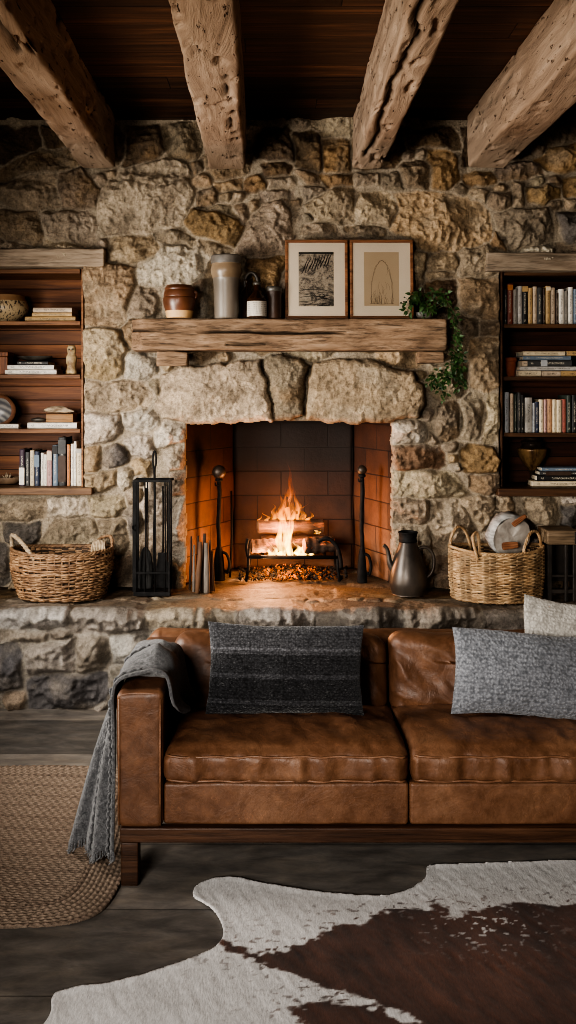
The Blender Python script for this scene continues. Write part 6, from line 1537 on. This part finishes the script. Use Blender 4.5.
def pillow(name, label, cat, w, h, t, loc, rot, m, seed, ear=.10, cs=None):
    n = 56; k = 40; V = []; F = []
    for s in (-1, 1):
        for j in range(k + 1):
            for i in range(n + 1):
                u_ = -1 + 2 * i / n; v_ = -1 + 2 * j / k
                uu = math.sin(u_ * PI / 2) * .5 + u_ * .5; vv = math.sin(v_ * PI / 2) * .5 + v_ * .5
                th = max(0, (1 - abs(uu) ** 2.6) * (1 - abs(vv) ** 2.6)) ** .55
                px = uu * w / 2 * (1 - ear * (1 - abs(uu)) * 0 - ear * (1 - vv * vv) * abs(uu) * .5); pz = vv * h / 2 * (1 - ear * (1 - uu * uu) * abs(vv) * .6)
                V.append((px, s * t / 2 * th, pz))
    V = np.array(V)
    nz = fbm(V[:, 0] * 6 + seed, V[:, 2] * 6, seed, 3); lump = fbm(V[:, 0] * 40 + seed, V[:, 2] * 40, seed + 2, 2)
    on = np.clip(np.abs(V[:, 1]) / (t * .2), 0, 1)
    V[:, 1] += np.sign(V[:, 1]) * on * (nz * .014 + lump * .004); V[:, 0] += fbm(V[:, 2] * 7, seed, 0.0, 3) * .010; V[:, 2] += fbm(V[:, 0] * 6, seed + 4, 0.0, 3) * .012
    N1 = (n + 1) * (k + 1)
    for s in (0, 1):
        for j in range(k):
            for i in range(n):
                q = (s * N1 + j * (n + 1) + i, s * N1 + j * (n + 1) + i + 1, s * N1 + (j + 1) * (n + 1) + i + 1, s * N1 + (j + 1) * (n + 1) + i)
                F.append(q if s == 0 else q[::-1])
    # stitch the border
    per = [i for i in range(n + 1)] + [j * (n + 1) + n for j in range(1, k + 1)] + [k * (n + 1) + i for i in range(n - 1, -1, -1)] + [j * (n + 1) for j in range(k - 1, 0, -1)]
    for a in range(len(per)):
        b_ = per[(a + 1) % len(per)]; F.append((per[a], N1 + per[a], N1 + b_, b_))
    t_ = mesh(name, V, F, m, None, True, loc=loc, rot=rot); tag(t_, label, cat, None, 'thing')
    return t_
M_KDK = knit('charcoal striped weave', [(.020, .020, .022), (.05, .051, .056), (.09, .09, .095)], 90, 80, .8, (.33, [(0, (.42,) * 3), (.12, (.8,) * 3), (.17, (.42,) * 3), (.40, (1.0,) * 3), (.45, (.55,) * 3), (.66, (1.25,) * 3), (.70, (2.4,) * 3), (.725, (1.25,) * 3), (.95, (1.5,) * 3)]))
M_KGR = knit('grey chunky knit', [(.10, .107, .12), (.20, .21, .232), (.30, .31, .335)], 75, 60, 1.0)
M_KWH = knit('off-white knit', [(.30, .285, .26), (.44, .42, .385), (.54, .52, .48)], 70, 55, .9)
Dd_ = 3.425
pillow('throw_pillow', 'dark charcoal striped woven pillow leaning on the left back cushion of the sofa', 'pillow', .585, .330, .11, (X(284, Dd_), Dd_ - .015, .628), (math.radians(-12), math.radians(1.0), 0), M_KDK, 2)
Dd_ = 3.36
pillow('throw_pillow', 'blue-grey chunky knit lumbar pillow on the right seat of the sofa', 'pillow', .60, .305, .14, (X(534, Dd_), Dd_ - .015, .622), (math.radians(-14), math.radians(3.0), math.radians(-3)), M_KGR, 6)
Dd_ = 3.50
pillow('throw_pillow', 'off-white knit pillow standing behind the blue-grey lumbar pillow', 'pillow', .50, .375, .09, (X(583, Dd_), Dd_ - .015, .656), (math.radians(-12), math.radians(10), 0), M_KWH, 9)

# ------------------------------------------------------------------ throw blanket over the arm
def blanket():
    na, nv = 150, 70
    # over the arm: inside seat corner -> top -> outer edge (x, z); then the hang gathers forward
    sec = smoothprof([(-.340, .497), (-.350, .53), (-.358, .58), (-.366, .635), (-.385, .668), (-.43, .676), (-.48, .677), (-.525, .674), (-.553, .657), (-.560, .615)], 10)
    sec = np.array(sec); L = np.concatenate([[0], np.cumsum(np.hypot(*np.diff(sec, axis=0).T))]); L /= L[-1]
    V = np.zeros((nv, na, 3)); nt_ = 62
    u1 = np.linspace(0, 1, nt_); sx = np.interp(u1, L, sec[:, 0]); sz = np.interp(u1, L, sec[:, 1])
    v = np.linspace(0, 1, nv)
    ins = np.clip((.30 - u1) / .30, 0, 1); topm = np.clip(1 - np.abs(u1 - .58) / .36, 0, 1)
    for k in range(nt_):
        y0 = 3.105 + .20 * ins[k] ** 1.5 + .012 * topm[k]; y1 = 3.61 - .07 * min(1, max(0, (sx[k] + .47) / .05)) - .02 * ins[k]
        yy = y0 + (y1 - y0) * v
        lift = topm[k] * (.020 * np.exp(-((v - .04) / .07) ** 2) + .045 * np.exp(-((v - .50) / .22) ** 2) + .014 * np.sin(v * 14 + u1[k] * 4) + .010) + fbm(v * 6, u1[k] * 5, 8.0, 3) * .010
        V[:, k, 0] = sx[k] + ins[k] * (np.abs(lift) + .02 * np.sin(v * 9)); V[:, k, 1] = yy; V[:, k, 2] = sz[k] + np.maximum(lift, -.001)
    e = V[:, nt_ - 1].copy()
    for k in range(nt_, na):
        t = (k - nt_ + 1) / (na - nt_)
        bx = -.560 - .181 * v; by = 3.105 + .17 * v; bz = .088 - .030 * v + .012 * np.sin(v * 11)
        s = t ** .68
        fold = np.sin(v * 2 * PI * 1.7 + 4.3) * .6 + np.sin(v * 2 * PI * 3.6 + 1.0) * .22 + fbm(v * 5, t * 2, 2.0, 3) * .4
        am = .034 * min(1, t * 2.2)
        nx_, ny_ = -.45, -.89
        V[:, k, 0] = e[:, 0] * (1 - s) + bx * s + np.maximum(fold, -.8) * am * nx_
        V[:, k, 1] = e[:, 1] * (1 - s) + by * s + np.maximum(fold, -.8) * am * ny_ 
        V[:, k, 0] = np.minimum(V[:, k, 0], -.557)
        V[:, k, 2] = e[:, 2] * (1 - t) + bz * t - .05 * v * t * (1 - t)
    F = [(j * na + i, j * na + i + 1, (j + 1) * na + i + 1, (j + 1) * na + i) for j in range(nv - 1) for i in range(na - 1)]
    return V.reshape(-1, 3), F, na, nv
V, F, na, nv = blanket()
def blanket_mat():
    m, nt, b = newmat('grey cable knit throw'); v = coords(nt)
    f = noise_n(nt, v, 70, 5, .7); f2 = noise_n(nt, v, 220, 3, .6); s_ = math_n(nt, 'ADD', math_n(nt, 'MULTIPLY', f, .6), math_n(nt, 'MULTIPLY', f2, .4))
    r = ramp(nt, [(.34, (.035, .036, .039)), (.5, (.095, .096, .10)), (.66, (.20, .20, .205))]); nt.links.new(s_, r.inputs[0]); nt.links.new(r.outputs[0], b.inputs['Base Color'])
    b.inputs['Roughness'].default_value = .95; b.inputs['Sheen Weight'].default_value = .3; b.inputs['Specular IOR Level'].default_value = .1
    bump(nt, b, s_, 1.0, .010); return m
M_THR = blanket_mat()
BO = Vector((-.5, 3.4, .4))
bt = thing('throw_blanket', 'thick grey knitted throw blanket with fringe draped over the left sofa arm', 'blanket', tuple(BO))
cl = mesh('knitted_cloth', (V - np.array(BO)).tolist(), F, M_THR, bt)
sm = cl.modifiers.new('thick', 'SOLIDIFY'); sm.thickness = .012; sm.offset = 0
ss = cl.modifiers.new('sub', 'SUBSURF'); ss.levels = 1; ss.render_levels = 1
fm = MB(); rq = random.Random(2)
for k in range(54):
    j = k / 53 * (nv - 1); j0 = int(j); j1 = min(nv - 1, j0 + 1); f_ = j - j0
    p = V[j0 * na + na - 1] * (1 - f_) + V[j1 * na + na - 1] * f_; p = Vector(p) - BO
    P = [p + Vector((0, 0, .01)), p + Vector((rq.uniform(-.006, .002), rq.uniform(-.006, .006), -.02)), p + Vector((rq.uniform(-.016, .004), rq.uniform(-.01, .01), -.022 - rq.uniform(.002, .010)))]
    fm.add(tube([tuple(q) for q in P], [.004, .0034, .0018], 5))
fm.build('fringe', M_THR, bt)
# braided ridge lines on the throw
rd = MB()
for jj in (4, 34):
    P = []
    for i in range(40, na - 1, 1):
        p = V[jj * na + i]; P.append((p[0] - (.010 if i > 58 else 0) - .003 * math.sin(i * 1.3), p[1] - (.010 if i > 62 else 0) + .006 * math.cos(i * 1.3), p[2] + (.012 if i < 62 else 0)))
    rd.add(tube([tuple(Vector(p) - BO) for p in P], .0048, 7))
rd.build('cable_stitch', M_THR, bt)

# ================================================================== RUGS
def snap(x, y, z, sd, res):
    gy_, gx_ = np.gradient(sd); gx_ = gx_ / (x[0, 1] - x[0, 0]); gy_ = gy_ / (y[1, 0] - y[0, 0])
    g2 = np.maximum(gx_ ** 2 + gy_ ** 2, .2); m = (np.abs(sd) < res * .6)
    return np.stack([np.where(m, x - gx_ / g2 * sd, x), np.where(m, y - gy_ / g2 * sd, y), z], -1)
# braided jute rug
jx0, jx1, jy0, jy1, jr = -2.05, -.525, 2.825, 4.04, .36
n1, n2 = 420, 340
gx2, gy2 = np.meshgrid(np.linspace(jx0 - .01, jx1 + .01, n1), np.linspace(jy0 - .01, jy1 + .01, n2))
wob = fbm(gx2 * 3, gy2 * 3, 2.0, 3) * .010
cxj, cyj = (jx0 + jx1) / 2, (jy0 + jy1) / 2; aj, bj = (jx1 - jx0) / 2, (jy1 - jy0) / 2
sdj = (1 - (np.abs((gx2 - cxj) / aj) ** 7.5 + np.abs((gy2 - cyj) / bj) ** 7.5) ** (1 / 7.5)) * bj + wob
pitch = .0135
rowp = np.where(sdj < .108, sdj, .108 + (gy2 + .05 * gx2 - .03 * gx2 ** 2 - jy0)) / pitch; along = (gx2 + gy2 * 1.0)
br_ = np.abs(np.sin(rowp * PI)); tw = np.sin(along * 210 + (np.floor(rowp) % 2) * 1.6 + rowp * 2)
hj = .004 + .006 * np.sqrt(br_) + .0018 * tw * br_ + fbm(gx2 * 4, gy2 * 4, 7.0, 3) * .003
tone = (.55 + .5 * br_) * (1 + .22 * tw * br_) * (1 + .30 * fbm(gx2 * 2.2, gy2 * 2.2, 4.0, 4))
cj = np.array([.225, .172, .132])[None, None] * tone[..., None]
stripe = (np.floor(rowp) % 7 == 0)[..., None]; cj = np.where(stripe, cj * np.array([.80, .78, .78]), cj)
M_JUTE, nt, b = newmat('braided jute'); at = N(nt, 'ShaderNodeAttribute', attribute_name='Col'); f = noise_n(nt, coords(nt), 120, 4, .7); r = ramp(nt, [(.3, (.6,) * 3), (.7, (1.35,) * 3)]); nt.links.new(f, r.inputs[0])
nt.links.new(mix(nt, 1, at.outputs['Color'], r.outputs[0], 'MULTIPLY'), b.inputs['Base Color']); b.inputs['Roughness'].default_value = .9; b.inputs['Specular IOR Level'].default_value = .15; bump(nt, b, f, .6, .006)
rug = grid_mesh('jute_rug', snap(gx2, gy2, hj + .002, sdj, .004), sdj > -.002, np.clip(cj, .01, .8), M_JUTE, skirt=(0, 0, -.005)); 
tag(rug, 'braided brown jute rug with rounded corner on the floor left of the sofa', 'rug', None, 'thing')

# cowhide
CP = [(-30, 1080), (30, 1040), (50, 1018), (53, 1001), (62, 993), (85, 988), (110, 985), (160, 972), (205, 955), (221, 944), (223, 930), (216, 915), (205, 905), (194, 898), (197, 888), (212, 881), (235, 879), (262, 885), (300, 892), (350, 897), (385, 898), (410, 891), (426, 880), (429, 868), (450, 866), (500, 865), (560, 863)]
CH = [FLOORP(*p) for p in CP] + [(1.18, 3.2), (1.40, 2.85), (1.30, 2.55), (1.40, 2.1), (1.25, 1.7), (.9, 1.75), (.55, 1.55), (.1, 1.7), (-.3, 1.6), (-.75, 1.75), (-.8, 2.0)]
CH = [tuple(q) for q in smoothprof(CH + [CH[0]], 4)][:-1]
BR = [FLOORP(*p) for p in [(222, 945), (262, 955), (300, 948), (322, 936), (338, 927), (388, 912), (438, 906), (453, 917), (480, 912), (492, 908), (576, 905)]] + [(1.6, 2.95), (1.6, 1.5), (.45, 1.5)] + [FLOORP(*p) for p in [(460, 1120), (430, 1045), (400, 1016), (338, 993), (288, 972), (240, 953)]]
BR2 = [FLOORP(*p) for p in [(296, 1012), (330, 1004), (380, 1010), (440, 1040), (420, 1075), (330, 1060)]]
BR3 = [FLOORP(*p) for p in [(326, 950), (345, 938), (400, 928), (420, 940), (400, 965), (350, 968)]]
n1, n2 = 470, 340
cx_, cy_ = np.meshgrid(np.linspace(-.95, 1.62, n1), np.linspace(1.50, 3.30, n2))
ws = fbm(cx_ * 5, cy_ * 5, 3.0, 2) * .006
sdc = poly_sd(cx_ + ws, cy_ + ws, CH)
sb = np.maximum(poly_sd(cx_, cy_, BR), poly_sd(cx_, cy_, BR2))
nbig = fbm(cx_ * 9, cy_ * 14, 4.0, 4); nfin = fbm(cx_ * 40, cy_ * 55, 6.0, 3)
edge = sb + nbig * .045 + nfin * .030
bw = np.clip(edge / .012 + .5, 0, 1)
fle = np.clip((fbm(cx_ * 62, cy_ * 75, 11.0, 3) - .36) * 26, 0, 1) * np.exp(-np.maximum(-sb - .0, 0) / .11) * (sb < 0); bw = np.maximum(bw, fle)
flw = np.clip((fbm(cx_ * 62, cy_ * 80, 15.0, 3) - .36) * 24, 0, 1) * np.exp(-(((cx_ - X(480, 2.9)) / .16) ** 2 + ((cy_ - 2.85) / .12) ** 2)); bw = bw * (1 - flw)
hair = fbm(cx_ * 50 + cy_ * 20, cy_ * 16, 2.0, 3)
brown = np.array([.078, .033, .021]) * (1 + .65 * fbm(cx_ * 5, cy_ * 5, 1.0, 4) + .55 * hair)[..., None]
spine_d = np.abs(cy_ - (2.60 - .36 * (cx_ + .16))) ; 
brown = brown * (1 - .35 * np.exp(-(spine_d / .05) ** 2))[..., None]
whit = np.array([.57, .56, .55]) * (1 + .10 * fbm(cx_ * 4, cy_ * 4, 8.0, 4) + .12 * hair)[..., None]
cc = whit * (1 - bw[..., None]) + brown * bw[..., None]
und = fbm(cx_ * 2.2, cy_ * 2.2, 5.0, 3)
hz_ = .006 + .010 * np.clip(und, 0, 1) * np.clip(sdc / .1, 0, 1) + .002 * hair + .004 * np.exp(-(sdc / .02) ** 2)
M_HIDE, nt, b = newmat('cow hair'); at = N(nt, 'ShaderNodeAttribute', attribute_name='Col'); f = noise_n(nt, coords(nt, (170, 45, 1), rot=(0, 0, .35)), 1, 5, .7); r = ramp(nt, [(.3, (.72,) * 3), (.7, (1.25,) * 3)]); nt.links.new(f, r.inputs[0])
nt.links.new(mix(nt, 1, at.outputs['Color'], r.outputs[0], 'MULTIPLY'), b.inputs['Base Color']); b.inputs['Roughness'].default_value = .6; b.inputs['Specular IOR Level'].default_value = .25; b.inputs['Sheen Weight'].default_value = .15; bump(nt, b, f, .5, .004)
hide = grid_mesh('cowhide_rug', snap(cx_, cy_, hz_ + .001, sdc, .0055), sdc > -.0027, np.clip(cc, .01, .8), M_HIDE, skirt=(0, 0, -.006))
tag(hide, 'white and reddish brown cowhide rug spread on the floor in front of the sofa', 'rug', None, 'thing')

# ================================================================== LIGHT, WORLD, CAMERA
def area(name, loc, target, sx, sy, e, c, spread=None):
    l = bpy.data.lights.new(name, 'AREA'); l.shape = 'RECTANGLE'; l.size = sx; l.size_y = sy; l.energy = e; l.color = c
    if spread: l.spread = spread
    o = bpy.data.objects.new(name, l); COL.objects.link(o); o.location = loc
    d = Vector(target) - Vector(loc); o.rotation_euler = d.to_track_quat('-Z', 'Y').to_euler(); return o
def point(name, loc, e, c, r):
    l = bpy.data.lights.new(name, 'POINT'); l.energy = e; l.color = c; l.shadow_soft_size = r
    o = bpy.data.objects.new(name, l); COL.objects.link(o); o.location = loc; return o
area('assumed_left_daylight', (-2.08, 3.75, 1.45), (0.9, 5.2, 1.2), 1.1, 1.1, 88, (1.0, .94, .86), math.radians(120))  # assumed daylight from the left: bare area lamp, the wall has no window
area('assumed_front_daylight', (-1.3, -0.6, 1.75), (0.3, 3.3, 0.35), 1.1, 0.9, 43, (1.0, .94, .87), math.radians(86))  # area lamp added for assumed daylight from the front-left, no window in the rear wall
area('beam_fill_light', (-1.9, 1.2, 1.2), (0.4, 3.2, 3.0), 0.8, 0.6, 23, (1.0, .84, .66), math.radians(100))  # added fill to lift the beam undersides, no fixture in the room
point('fire_glow', (X(280, 5.55), 5.52, HZ + .31), 24, (1, .43, .19), .09)
point('fire_glow_low', (X(262, 5.5), 5.49, HZ + .15), 12, (1, .48, .21), .05)
w = bpy.data.worlds.new('room air'); bpy.context.scene.world = w; w.use_nodes = True
w.node_tree.nodes['Background'].inputs[0].default_value = (.9, .8, .68, 1); w.node_tree.nodes['Background'].inputs[1].default_value = .004
cam = bpy.data.cameras.new('camera'); co = bpy.data.objects.new('camera', cam); COL.objects.link(co)
co.location = (0, 0, EYE); co.rotation_euler = (PI / 2, 0, 0)
cam.sensor_fit = 'AUTO'; cam.sensor_width = 36; cam.lens = 36 * FPX / 1024; cam.shift_x = 10 / 1024; cam.shift_y = -122 / 1024; cam.clip_start = .05
sc = bpy.context.scene; sc.camera = co
sc.view_settings.view_transform = 'AgX'
try: sc.view_settings.look = 'AgX - High Contrast'
except Exception: pass
sc.view_settings.exposure = 0.0
sc.cycles.use_denoising = True; sc.cycles.filter_width = 1.0
sc.cycles.max_bounces = 6; sc.cycles.diffuse_bounces = 4; sc.cycles.volume_bounces = 0
sc.cycles.sample_clamp_indirect = 6
